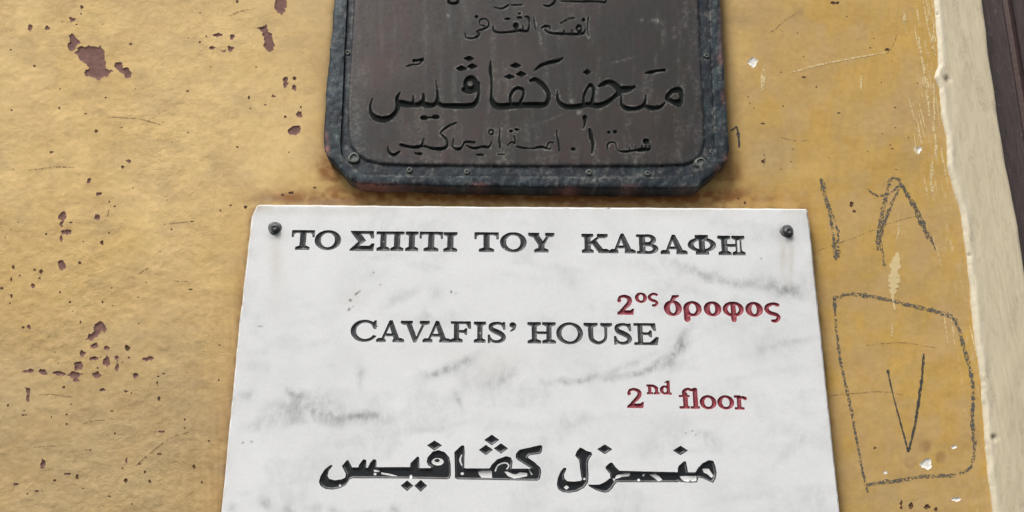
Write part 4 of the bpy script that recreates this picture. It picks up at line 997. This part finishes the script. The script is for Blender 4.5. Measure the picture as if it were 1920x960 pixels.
# right-hand strip
for k, (x, y, rx, ry, mt) in enumerate([(1410, 117, 8.5, 8.5, M_PLASTER), (1737, 870, 10, 10, M_PLASTER), (1788, 838, 5, 4, M_PLASTER), (1793, 936, 7, 5, M_PLASTER), (1660, 886, 4, 3.5, M_PLASTER), (1507, 145, 4.5, 2, M_HOLE), (1573, 212, 4, 2, M_HOLE), (1432, 303, 3, 5, M_HOLE), (1720, 283, 8, 6, M_PLASTER), (1596, 382, 3.5, 5, M_HOLE), (1602, 396, 4, 2.5, M_HOLE), (1690, 945, 3, 8, M_HOLE), (1708, 948, 4, 6, M_HOLE), (1738, 950, 6, 4, M_HOLE), (1755, 955, 4, 4, M_HOLE), (1430, 232, 4, 2, M_HOLE), (1566, 5, 8, 3, M_HOLE), (1664, 92, 5, 2.5, M_HOLE), (1640, 840, 3, 2, M_HOLE), (530, 366, 4, 3, M_HOLE), (545, 362, 5, 2.5, M_HOLE), (590, 352, 4, 2, M_HOLE), (1397, 380, 3, 3, M_HOLE), (1385, 372, 3, 2, M_HOLE)]):
    CH.append((blob(x, y, rx, ry, 900 + k), max(rx, ry) >= 4.6, mt))
# scattered tiny pits
r = random.Random(21)
for k in range(60):
    x = r.uniform(5, 600); y = r.uniform(5, 955)
    if x > 595 - (y * 0.12 if y < 370 else 0) or (y > 370 and x > 455 - (y - 380) * .1): continue
    CH.append((blob(x, y, r.uniform(1.0, 2.3), r.uniform(0.9, 1.8), 2000 + k), False, M_HOLE))
for k in range(28):
    CH.append((blob(r.uniform(1400, 1740), r.uniform(5, 330), r.uniform(1.0, 2.6), r.uniform(0.9, 1.6), 2300 + k), False, M_HOLE))
wl_ = []; queue = [(k, s, big, mt) for k, (s, big, mt) in enumerate(CH)]
while queue:
    k, s, big, mt = queue.pop(0)
    lp = contours(s, 0.8 if big else 0.55, rough=3.6 if big else 0.8, seed=k * 1.37, keep=0.8)
    if not lp: continue
    x0, y0, x1, y1 = bbox(lp); P = np.concatenate(lp); clash = False
    for q in wl_:
        a0, b0, a1, b1 = q[1]
        if x0 > a1 + 1 or x1 < a0 - 1 or y0 > b1 + 1 or y1 < b0 - 1: continue
        d, i = loops_dist(q[0], P[:, 0], P[:, 1]); d2, i2 = loops_dist(lp, np.concatenate(q[0])[:, 0], np.concatenate(q[0])[:, 1])
        if i.any() or i2.any() or d.min() < 0.4: clash = True; break
    if not clash: wl_.append((lp, (x0, y0, x1, y1), big, mt, s))
    else:                        # flakes that meet are one flake
        wl_ = [w_ for w_ in wl_ if w_ is not q]; queue.insert(0, (k, u(q[4], s), big or q[2], M_UNDER if M_UNDER in (mt, q[3]) else mt))
WX1 = 1890.0
TRL = [(1745, -400), (1752, -60), (1752.5, 0), (1757, 55), (1761, 120), (1753, 144), (1763, 165), (1766, 213), (1775, 258), (1778, 309), (1791, 355), (1804, 403), (1811, 458), (1821, 540), (1829, 630), (1840, 712), (1846, 795), (1853, 884), (1864, 960), (1890, 1160), (1915, 1400)]
TRR = [(1775, -400), (1833, -60), (1843.5, 0), (1849, 45), (1859, 120), (1868, 179), (1876, 241), (1888, 309), (1895, 341), (1912, 424), (1922, 506), (1948, 660), (1998, 960), (2032, 1160), (2072, 1400)]
def xat(L, y): return np.interp(y, [p[1] for p in L], [p[0] for p in L])
gx, gy = grid_pts(-40, -40, 1900, 1000, 3.4, 0.3)
ox_, oy_ = grid_pts(-700, -450, 1960, 1420, 16, 0.2)
far = (ox_ < -42) | (oy_ < -42) | (oy_ > 1002)
gx = np.concatenate([gx, ox_[far]]); gy = np.concatenate([gy, oy_[far]])
# thin the hidden part behind the plaques
d1, i1 = loops_dist([dense(m_out[::12], 60)], gx, gy); d2, i2 = loops_dist([dense(b_out[::12], 60)], gx, gy)
rr = np.random.RandomState(3).rand(len(gx))
ok = ~(((i1 & (d1 > 25)) | (i2 & (d2 > 25))) & (rr > 0.05))
ok &= gx < xat(TRL, gy) + 14
gx, gy = gx[ok], gy[ok]
ok = np.ones(len(gx), bool)
for lp, bb, big, mt, _s in wl_:
    c = np.nonzero((gx > bb[0] - 3) & (gx < bb[2] + 3) & (gy > bb[1] - 3) & (gy < bb[3] + 3))[0]
    if len(c):
        d, i = loops_dist(lp, gx[c], gy[c]); ok[c[(d < 1.0) | i]] = False
gx, gy = gx[ok], gy[ok]
V, T = cdt([l for w in wl_ for l in w[0]], np.stack([gx, gy], 1))
cx = V[T].mean(1)
keepT = cx[:, 0] < xat(TRL, cx[:, 1]) + 16
for lp, bb, big, mt, _s in wl_:
    c = np.nonzero((cx[:, 0] > bb[0]) & (cx[:, 0] < bb[2]) & (cx[:, 1] > bb[1]) & (cx[:, 1] < bb[3]))[0]
    if len(c):
        _, i = loops_dist(lp, cx[c, 0], cx[c, 1]); keepT[c[i]] = False
V, T = used(V, T[keepT])
def relief(x, y):
    """plaster undulation, metres off the wall plane"""
    leftness = smooth(700, 300, x)
    b = (fbm(x / 120, y / 110, 3, 1.) - .5) * 0.0026
    m_ = (fbm(x / 24 + 40, y / 17, 4, 3.) - .5) * 0.0009 + smooth(.47, .55, fbm(x / 26, y / 20, 4, 77.)) * 0.00014
    f = (fbm(x / 7, y / 5, 3, 9.) - .5) * 0.00055
    return b + (0.25 + 0.75 * leftness) * (m_ + f)
px, py = V[:, 0], V[:, 1]
X, Z = to_wall(px, py, 0)
# colour of the paint: age and dirt, plus the light's fall-off down the wall painted in
def lerp3(a, b, t): return a[None, :] * (1 - t[:, None]) + b[None, :] * t[:, None]
c_cream = np.array((0.735, 0.525, 0.235)); c_ochre = np.array((0.575, 0.365, 0.10)); c_dull = np.array((0.49, 0.36, 0.19)); c_rust = np.array((0.27, 0.12, 0.035)); c_grey = np.array((0.36, 0.27, 0.19))
big_n = fbm(px / 170, py / 120, 4, 6.); mid_n = fbm(px / 45, py / 32, 4, 15.)
t_o = np.clip(smooth(150, 900, px) * .35 + smooth(1340, 1460, px) * .75 + (big_n - .5) * 1.1 + smooth(250, 600, py) * .25, 0, 1)
C = lerp3(c_cream, c_ochre, t_o)
dull = np.clip(smooth(430, 860, py) * smooth(1100, 60, px) * 1.0 + .35 * smooth(.52, .72, mid_n) + .45 * gauss(px, py, 560, 60, 60, 110) * 0.4 + .9 * gauss(px, py, 1440, 290, 50, 55) + .5 * gauss(px, py, 1430, 20, 60, 30) + .35 * gauss(px, py, 1690, 200, 50, 60) + .5 * gauss(px, py, 290, 505, 60, 30) * .6 + .35 * gauss(px, py, 330, 780, 140, 60), 0, 1)  # lower left: dirt together with painted light fall-off
for a in [(1610, 400, 26, 60, 0, .35), (1570, 900, 60, 40, 0, .4), (1740, 500, 40, 120, 0, .3), (1700, 930, 80, 40, 0, .5)]:
    dull = np.clip(dull + a[5] * gauss(px, py, *a[:5]), 0, 1)
C = C * (1 - dull[:, None] * .8) + c_dull[None, :] * dull[:, None] * .8
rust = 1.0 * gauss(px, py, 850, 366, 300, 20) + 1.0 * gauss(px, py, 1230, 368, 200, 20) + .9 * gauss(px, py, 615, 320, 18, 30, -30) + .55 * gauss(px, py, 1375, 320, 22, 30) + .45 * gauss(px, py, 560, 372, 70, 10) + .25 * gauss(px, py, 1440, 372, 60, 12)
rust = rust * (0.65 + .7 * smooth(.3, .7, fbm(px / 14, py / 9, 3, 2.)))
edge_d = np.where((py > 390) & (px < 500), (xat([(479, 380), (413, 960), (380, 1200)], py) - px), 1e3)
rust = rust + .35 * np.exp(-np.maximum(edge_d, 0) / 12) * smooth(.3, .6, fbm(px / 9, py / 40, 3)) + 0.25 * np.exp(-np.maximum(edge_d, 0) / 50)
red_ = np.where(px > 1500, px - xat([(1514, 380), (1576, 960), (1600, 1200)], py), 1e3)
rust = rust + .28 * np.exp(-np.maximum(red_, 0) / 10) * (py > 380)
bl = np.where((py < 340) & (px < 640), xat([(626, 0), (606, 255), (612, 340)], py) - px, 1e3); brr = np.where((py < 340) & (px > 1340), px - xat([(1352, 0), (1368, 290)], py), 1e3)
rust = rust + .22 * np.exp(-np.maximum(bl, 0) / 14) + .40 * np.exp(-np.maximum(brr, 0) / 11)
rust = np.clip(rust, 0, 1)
joint_shade = np.zeros(len(px))           # grime line doubling as painted contact shadow round both plaques
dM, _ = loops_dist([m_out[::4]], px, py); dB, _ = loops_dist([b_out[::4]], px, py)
joint_shade = .75 * np.exp(-dM / 3.5) * (.55 + .45 * smooth(.35, .6, fbm(px / 12, py / 12, 3, 27.))) + .6 * np.exp(-dB / 4.5)
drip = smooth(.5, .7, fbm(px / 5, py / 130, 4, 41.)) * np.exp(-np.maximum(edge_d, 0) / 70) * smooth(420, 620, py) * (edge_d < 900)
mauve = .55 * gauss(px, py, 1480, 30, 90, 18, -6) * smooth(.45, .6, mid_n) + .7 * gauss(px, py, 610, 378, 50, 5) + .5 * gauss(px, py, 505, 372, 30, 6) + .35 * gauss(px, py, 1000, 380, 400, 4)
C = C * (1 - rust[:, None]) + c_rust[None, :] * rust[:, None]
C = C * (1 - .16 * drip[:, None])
C = C * (1 - np.clip(joint_shade, 0, 1)[:, None] * .85) + np.array((0.09, 0.06, 0.035))[None, :] * np.clip(joint_shade, 0, 1)[:, None] * .85
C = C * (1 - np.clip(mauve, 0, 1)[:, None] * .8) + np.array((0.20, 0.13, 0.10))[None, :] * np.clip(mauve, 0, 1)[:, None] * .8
for a in [(1733, 836, 14, 14, 0, .7), (1706, 867, 13, 13, 0, .75), (1764, 857, 12, 13, 0, .55)]:
    g = np.clip(a[5] * smooth(.25, .7, gauss(px, py, *a[:5])), 0, 1); C = C * (1 - g[:, None]) + np.array((0.26, 0.13, 0.06))[None, :] * g[:, None]
# chalky rub next to the trim, and vertical brush streaks on the smoother right part
st = smooth(.55, .75, fbm(px / 4.5 + py * .03, py / 90, 3, 5.)) * smooth(1400, 1500, px)
C = C * (1 - .05 * st[:, None])
rub = smooth(.60, .78, fbm((px - py * .16) / 3.0, py / 34, 3, 22.)) * np.exp(-((px - (xat(TRL, py) - 22)) / 20) ** 2)
C = C * (1 - .75 * rub[:, None]) + np.array((0.72, 0.56, 0.33))[None, :] * .75 * rub[:, None]
sc_ = np.clip(1 - .03 * smooth(.45, .7, fbm(px / 60, py / 8, 3, 50.)), 0, 1)
C = C * sc_[:, None]
# rubbed golden and tan mottling of the older, smoother paint on the right
rt_ = smooth(1330, 1420, px)
mo = fbm(px / 55, py / 80, 5, 33.); mo2 = fbm(px / 16, py / 40, 4, 71.)
tan = rt_ * smooth(.46, .62, mo) * .55 + rt_ * smooth(.5, .65, mo2) * .25 + (1 - rt_) * smooth(.5, .7, fbm(px / 60, py / 50, 5, 90.)) * .28
C = C * (1 - tan[:, None]) + np.array((0.54, 0.36, 0.155))[None, :] * (1 - .35 * rust[:, None]) * tan[:, None]
lite = (.35 * smooth(.55, .75, fbm(px / 40, py / 28, 4, 53.)) * smooth(700, 300, px))
C = C * (1 + .22 * lite[:, None])
rough_ = np.clip(.28 + .72 * smooth(640, 380, px) - .45 * smooth(60, 0, edge_d) * (edge_d < 60), .12, 1)
C = np.concatenate([C, rough_[:, None]], 1)
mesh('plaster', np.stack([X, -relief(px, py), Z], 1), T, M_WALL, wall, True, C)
# what the flakes uncover, 0.5 mm lower
small = {}
for lp, bb, big, mt, _s in wl_:
    A = []
    ggx, ggy = grid_pts(bb[0], bb[1], bb[2], bb[3], 3.0, .2)
    d, i = loops_dist(lp, ggx, ggy); ok = i & (d > 1.0)
    V, T = cdt(lp, np.stack([ggx[ok], ggy[ok]], 1)); c = V[T].mean(1)
    _, i = loops_dist(lp, c[:, 0], c[:, 1]); T = T[i]
    if not len(T): continue
    V, T = used(V, T)
    d, _ = loops_dist(lp, V[:, 0], V[:, 1])
    X, Z = to_wall(V[:, 0], V[:, 1], 0)
    dp_ = (0.0009 if big else 0.0005) * smooth(0, 1.2, d)
    P3d = np.stack([X, -(relief(V[:, 0], V[:, 1]) - dp_), Z], 1)
    if big: mesh('bare_plaster_spot' if mt is M_PLASTER else 'flaked_patch', P3d, T, mt, wall)
    else: small.setdefault(mt.name, [mt, []])[1].append((P3d, T))
for nm, (mt, L) in small.items():
    off = 0; Vs = []; Ts = []
    for P, T in L: Vs.append(P); Ts.append(T + off); off += len(P)
    mesh('pits', np.concatenate(Vs), np.concatenate(Ts), mt, wall, kind='stuff')

# marks drawn or scratched on the wall: ribbons that follow the plaster
def ribbon(pts, mat, name, ox=0, oy=0, k=1.0, jit=0.0, lift=0.00025, label=None, seed=1):
    wf = 1.45 if mat.name == 'dark_crayon' else 1.15
    P = catmull([(ox + x / k, oy + y / k, w * wf) for x, y, w in pts], 14 if len(pts) < 6 else 8)
    # resample
    seg = np.hypot(*np.diff(P[:, :2], axis=0).T); s = np.concatenate([[0], np.cumsum(seg)])
    n = max(4, int(s[-1] / 1.3)); q = np.linspace(0, s[-1], n)
    P = np.stack([np.interp(q, s, P[:, j]) for j in range(3)], 1)
    if jit:
        P[:, 0] += (fbm(q / 6 + seed * 9, q * 0 + seed, 3) - .5) * 2 * jit; P[:, 1] += (fbm(q / 6 + seed * 5 + 50, q * 0 + seed, 3) - .5) * 2 * jit
        P[:, 2] *= 0.35 + 1.3 * fbm(q / 4 + seed * 3, q * 0 + 7, 3)
    t = np.gradient(P[:, :2], axis=0); t /= np.maximum(np.hypot(t[:, 0], t[:, 1])[:, None], 1e-6)
    nr = np.stack([-t[:, 1], t[:, 0]], 1)
    cols = [P[:, :2] + nr * (P[:, 2:3] * f) for f in (-.5, -.17, .17, .5)]
    V = np.concatenate(cols); X, Z = to_wall(V[:, 0], V[:, 1], 0)
    F = []
    for j in range(3):
        a = np.arange(n - 1) + j * n
        F.append(np.stack([a, a + n, a + n + 1, a + 1], 1))
    return mesh(name, np.stack([X, -(relief(V[:, 0], V[:, 1]) + lift), Z], 1), np.concatenate(F), mat, wall, label=label)
kw = dict(ox=1520, oy=300, k=1.4545)
pm = 'pencil_stroke'
ribbon([(28, 50, 3.5), (33, 85, 4), (44, 120, 4.5), (54, 160, 4), (60, 200, 4), (64, 240, 5), (68, 274, 4)], M_PENCIL, pm, jit=1.2, seed=1, **kw)
ribbon([(36, 60, 2), (42, 100, 2.5), (70, 180, 3), (74, 230, 3.5), (74, 268, 4)], M_PENCIL, pm, jit=1.5, seed=2, **kw)
ribbon([(155, 75, 2.5), (172, 92, 3), (200, 96, 3.5), (232, 78, 3), (246, 62, 3.5), (228, 48, 3.5), (208, 60, 3)], M_PENCIL, pm, jit=1.2, seed=3, **kw)
ribbon([(214, 62, 4), (205, 100, 5), (195, 150, 6), (186, 200, 6), (180, 246, 5)], M_PENCIL, pm, jit=1.8, seed=4, **kw)
ribbon([(246, 66, 3), (226, 110, 3.5), (205, 160, 4), (190, 210, 4), (196, 255, 4), (202, 290, 4)], M_PENCIL, pm, jit=1.6, seed=5, **kw)
ribbon([(244, 62, 4.5), (268, 100, 6), (290, 140, 6), (312, 190, 5.5), (326, 212, 4), (342, 250, 2)], M_PENCIL, pm, jit=1.4, seed=6, **kw)
ribbon([(250, 72, 3), (280, 125, 3), (305, 180, 3.5), (320, 216, 3)], M_PENCIL, pm, jit=2.0, seed=7, **kw)
ribbon([(64, 384, 3), (70, 374, 4), (108, 366, 4), (150, 369, 4.5), (215, 382, 4.5), (300, 402, 5), (378, 424, 5), (396, 440, 4)], M_PENCIL, pm, jit=1.3, seed=8, **kw)
ribbon([(388, 430, 4), (405, 462, 4), (420, 520, 4.5), (434, 570, 5), (442, 640, 4.5), (440, 720, 4.5), (448, 780, 4)], M_PENCIL, pm, jit=1.5, seed=9, **kw)
ribbon([(440, 760, 3), (446, 800, 3), (434, 840, 3.5), (405, 856, 4)], M_PENCIL, pm, jit=2.0, seed=10, **kw)
ribbon([(396, 858, 3.5), (350, 862, 4), (300, 864, 4.5), (255, 872, 4.5), (200, 878, 4.5), (155, 886, 4)], M_PENCIL, pm, jit=2.0, seed=11, **kw)
ribbon([(66, 376, 4), (68, 450, 3.5), (80, 540, 3.5), (92, 600, 3.5), (106, 660, 3.5), (120, 740, 3), (136, 820, 3), (150, 888, 3.5), (158, 908, 3)], M_PENCIL, pm, jit=1.1, seed=12, **kw)
M_FIRM = m_mark('firm_dark_crayon', (0.055, 0.055, 0.05), 0.34, 0.46, 760)  # crayon strokes, and the painted shadow of the wire hook
ribbon([(210, 572, 3.5), (222, 632, 2.2), (240, 700, 2.6), (266, 796, 3.4)], M_FIRM, pm, jit=.4, seed=13, **kw)
ribbon([(308, 528, 3.5), (302, 600, 4.5), (292, 670, 4.5), (280, 740, 3.5), (266, 796, 3)], M_FIRM, pm, jit=.9, seed=14, **kw)
# ribbon([(105, 112, 2.5), (120, 120, 4), (118, 138, 4)], M_PENCIL, pm, jit=1, seed=15, **kw)
# shadow of a wire hook beside the bronze plaque, drawn as dark strokes
wr = dict(ox=1340, oy=0, k=2.909)
ribbon([(86, 712, 3), (104, 702, 3), (120, 692, 4), (130, 740, 4), (134, 806, 2.5)], M_FIRM, 'dark_scuff', jit=.5, seed=16, **wr)  # painted shadow of the wire hook
# pale scratches
pn = 'pale_scratch'
ribbon([(412, 398, 2.0), (480, 380, 2.6), (560, 358, 3.0), (700, 328, 2.6), (820, 306, 2.2), (930, 288, 1.6)], M_PALE, pn, jit=.4, seed=17, **wr)
ribbon([(268, 358, 2), (264, 420, 7), (260, 470, 6), (258, 500, 2)], M_PALE, pn, jit=.4, seed=18, **wr)
ribbon([(798, 415, 1.8), (797, 450, 3.6), (795, 495, 1.2)], M_PALE, pn, seed=19, **wr)
ribbon([(1112, 205, 4), (1118, 260, 3), (1138, 380, 3), (1152, 480, 3.5), (1162, 560, 4), (1170, 640, 2.5)], M_PALE, pn, jit=.5, seed=20, **wr)
ribbon([(1192, 455, 2), (1194, 540, 4), (1196, 620, 3), (1192, 720, 3)], M_PALE, pn, jit=.7, seed=21, **wr)
ribbon([(1188, 880, 2), (1184, 930, 5), (1182, 990, 4), (1190, 1060, 2)], M_PALE, pn, jit=.7, seed=22, **wr)
ribbon([(1150, 0, 1.5), (1165, 60, 2), (1160, 120, 1.5)], M_PALE, pn, jit=.6, seed=23, **wr)
ribbon([(1198, 120, 2), (1190, 200, 3), (1186, 270, 2)], M_PALE, pn, jit=.6, seed=24, **wr)
ribbon([(1090, 700, 2), (1110, 720, 3), (1130, 790, 2)], M_PALE, pn, jit=.8, seed=25, **wr)
ribbon([(1200, 730, 2), (1205, 800, 4), (1200, 850, 2)], M_PALE, pn, jit=.8, seed=26, **wr)
ribbon([(238, 150, 1.5), (240, 195, 2.5), (232, 220, 1.5)], M_PALE, pn, jit=.5, seed=27, **kw)
ribbon([(237, 252, 3), (230, 290, 15), (226, 340, 15), (224, 375, 4), (230, 408, 3.5)], M_SOLID, pn, jit=.5, seed=28, **kw)
ribbon([(222, 448, 2), (223, 468, 3.5), (221, 482, 1.5)], M_PALE, pn, seed=29, **kw)
r = random.Random(4)
for k in range(34):
    y0 = r.uniform(-10, 640); x0 = xat(TRL, y0) - r.uniform(4, 66) + 0
    L_ = r.uniform(14, 60); w = r.uniform(0.9, 2.6)
    sl_ = 0.16 + r.uniform(-.05, .12)
    ribbon([(x0, y0, w * .5), (x0 + sl_ * L_ * .5, y0 + L_ * .5, w), (x0 + sl_ * L_, y0 + L_, w * .4)], M_PALE, pn, jit=.5, seed=60 + k)
# fine cracks
cr = 'hairline_crack'
for k, (pts, o, q) in enumerate([([(765, 700, 2.4), (800, 668, 2.6), (830, 640, 2.2), (880, 600, 2), (950, 550, 1.8), (1065, 508, 1.2)], (0, 640), 3),
                               ([(600, 660, 1), (760, 668, 1.6), (860, 690, 2.4), (905, 705, 1.2)], (0, 0), 3), ([(160, 960, 1.2), (280, 942, 1.6), (360, 940, 2.4), (420, 944, 1.4)], (0, 0), 3),
                               ([(920, 302, 1.2), (1000, 292, 1.8), (1090, 284, 1.4)], (0, 320), 3), ([(780, 582, 1.2), (815, 560, 1.8), (855, 540, 1)], (0, 320), 3), ([(940, 615, 1.2), (1000, 622, 1.6), (1060, 625, 1.0)], (0, 320), 3),
                               ([(590, 300, 1.5), (610, 240, 1.6), (622, 190, 1)], (0, 320), 3), ([(1290, 90, 1.2), (1350, 64, 1.8), (1430, 48, 1)], (0, 0), 3),
                               ([(455, 465, 1), (520, 448, 1.8), (590, 442, 1)], (0, 640), 3), ([(205, 300, 1.4), (290, 298, 1.2), (370, 310, 1.6), (420, 312, 1)], (0, 640), 3), ([(190, 598, 1.6), (250, 590, 1.4), (320, 588, 1)], (0, 640), 3),
                               ([(20, 247, 1.0), (90, 222, 1.3), (150, 200, 1.3), (215, 172, 1.2), (300, 150, 1)], (1520, 300), 1.4545), ([(150, 505, .8), (250, 498, 1.1), (340, 512, .8)], (1520, 300), 1.4545), ([(30, 645, 1), (180, 632, 1.1), (250, 640, .8)], (1520, 300), 1.4545),
                               ([(290, 185, 1), (340, 150, 1.8), (372, 120, 1.6), (450, 70, 1)], (1340, 0), 2.909), ([(940, 295, 1), (985, 220, 1.3), (1000, 140, .9)], (1340, 0), 2.909), ([(360, 750, 1), (440, 768, 1.6), (520, 765, .8)], (1340, 0), 2.909),
                               ([(265, 820, 2), (275, 870, 2.4), (262, 915, 3)], (1340, 0), 2.909), ([(360, 160, 1), (372, 180, 1.6), (366, 205, .8)], (1340, 0), 2.909)]):
    ribbon(pts, M_CRACK, cr, ox=o[0], oy=o[1], k=q, jit=.8, seed=100 + k)

# ------------------------------------------------------------------ cream trim and dark door at the right
trim = thing('door_surround', 'cream painted door surround with lumpy brushed edge at the right of the ochre wall', 'trim', (float(to_wall(1930, 1400)[0]), 0, float(to_wall(1930, 1400)[1])))
TO = 0.0022
ys = np.arange(-400, 1400, 3.0); NC = 34
Vt = []; Ct = []
for j in range(NC + 1):
    f = (j / NC) ** 1.25
    xl = xat(TRL, ys) + (fbm(ys / 30, ys * 0 + 3, 3) - .5) * 3 - 1 + (fbm(ys / 6, ys * 0 + 8, 2) - .5) * 1.2
    xr = xat(TRR, ys) + (fbm(ys / 50, ys * 0 + 13, 3) - .5) * 3
    x = xl + (xr - xl) * f
    dl_ = x - xl; dr_ = xr - x
    X, Z = to_wall(x, ys, TO)
    lump = (fbm(x / 9, ys / 34, 3, 2.) - .5)
    ridge = np.exp(-((dl_ - 9) / 8) ** 2)
    h_ = TO * smooth(-0.5, 9, dl_) + ridge * (0.0005 + lump * 0.0009) + (fbm(x / 30, ys / 120, 3, 8.) - .5) * 0.0014 * smooth(5, 20, dl_)
    h_ = h_ - 0.0035 * smooth(5, 0, dr_) + 0.0006
    if j == 0: h_ = h_ * 0 - 0.003
    g = np.exp(-((x - 1776) ** 2 + (ys - 148) ** 2) / 30) + np.exp(-((x - 1863) ** 2 + (ys - 821) ** 2) / 26) + .6 * np.exp(-((x - 1758.5) ** 2 + (ys - 26) ** 2) / 5) + .7 * np.exp(-((x - 1817) ** 2 + (ys - 478) ** 2) / 7)
    h_ = h_ - g * 0.0022
    dirt = np.clip(g * 1.2, 0, 1)
    Vt.append(np.stack([X, -h_, Z], 1))
    Ct.append(np.stack([np.clip(smooth(26, 6, dl_ + lump * 10) * .4, 0, 1), np.clip(dirt + .25 * smooth(.62, .8, fbm(x / 14, ys / 50, 3, 30.)), 0, 1), 0 * dl_], 1))
# return of the surround into the doorway
X, Z = to_wall(xr, ys, TO); Vt.append(np.stack([X + 0.0008, 0.004 + 0 * X, Z], 1)); Ct.append(Ct[-1])
Vt.append(np.stack([X + 0.0008, 0.055 + 0 * X, Z], 1)); Ct.append(Ct[-1])
n = len(ys); F = []
for j in range(len(Vt) - 1):
    a = np.arange(n - 1) + j * n
    F.append(np.stack([a, a + 1, a + n + 1, a + n], 1))
mesh('jamb', np.concatenate(Vt), np.concatenate(F), M_TRIM, trim, True, np.concatenate(Ct), sharp=60)
# door leaf set back in the opening, with a moulded stile
door = thing('wooden_door', 'dark brown wooden door set back behind the cream surround at the right edge', 'door', (float(to_wall(2000, 1400)[0]), 0.05, float(to_wall(2000, 1400)[1])))
def bar(name, prof, x0f, mat, z0, z1, lean):
    """vertical moulding: prof is (dx, y) points along x"""
    V = []; F = []; nz_ = 60
    for i in range(nz_ + 1):
        z = z0 + (z1 - z0) * i / nz_
        for dx, y in prof: V.append((x0f + dx + lean * (z - CAM.z), y, z))
    m = len(prof)
    for i in range(nz_):
        for j in range(m - 1): F.append((i * m + j, i * m + j + 1, (i + 1) * m + j + 1, (i + 1) * m + j))
    return mesh(name, V, F, mat, door, False, sharp=30)
zt = float(to_wall(1840, -400)[1]); zb = float(to_wall(1990, 1400)[1])
xa, za = to_wall(1843, 0, 0); xb, zb_ = to_wall(1920, 506, 0)
lean = float((xa - xb) / (za - zb_)); xdoor = float(xb + lean * (CAM.z - zb_))
bar('stile', [(-0.045, 0.05), (-0.045, 0.022), (-0.040, 0.018), (0.030, 0.018), (0.0315, 0.019)], xdoor, M_WOOD, zb, zt, lean)
M_RW = m_plain('red_brown_door_paint', (0.055, 0.026, 0.021), 0.5, 200, 0.35, 0.0006)
bar('moulding', [(0.0315, 0.028), (0.033, 0.021), (0.037, 0.019), (0.041, 0.021), (0.044, 0.028), (0.052, 0.034)], xdoor, M_RW, zb, zt, lean)
bar('door_board', [(0.052, 0.034), (0.15, 0.034), (0.15, 0.06)], xdoor, M_WOOD, zb, zt, lean)
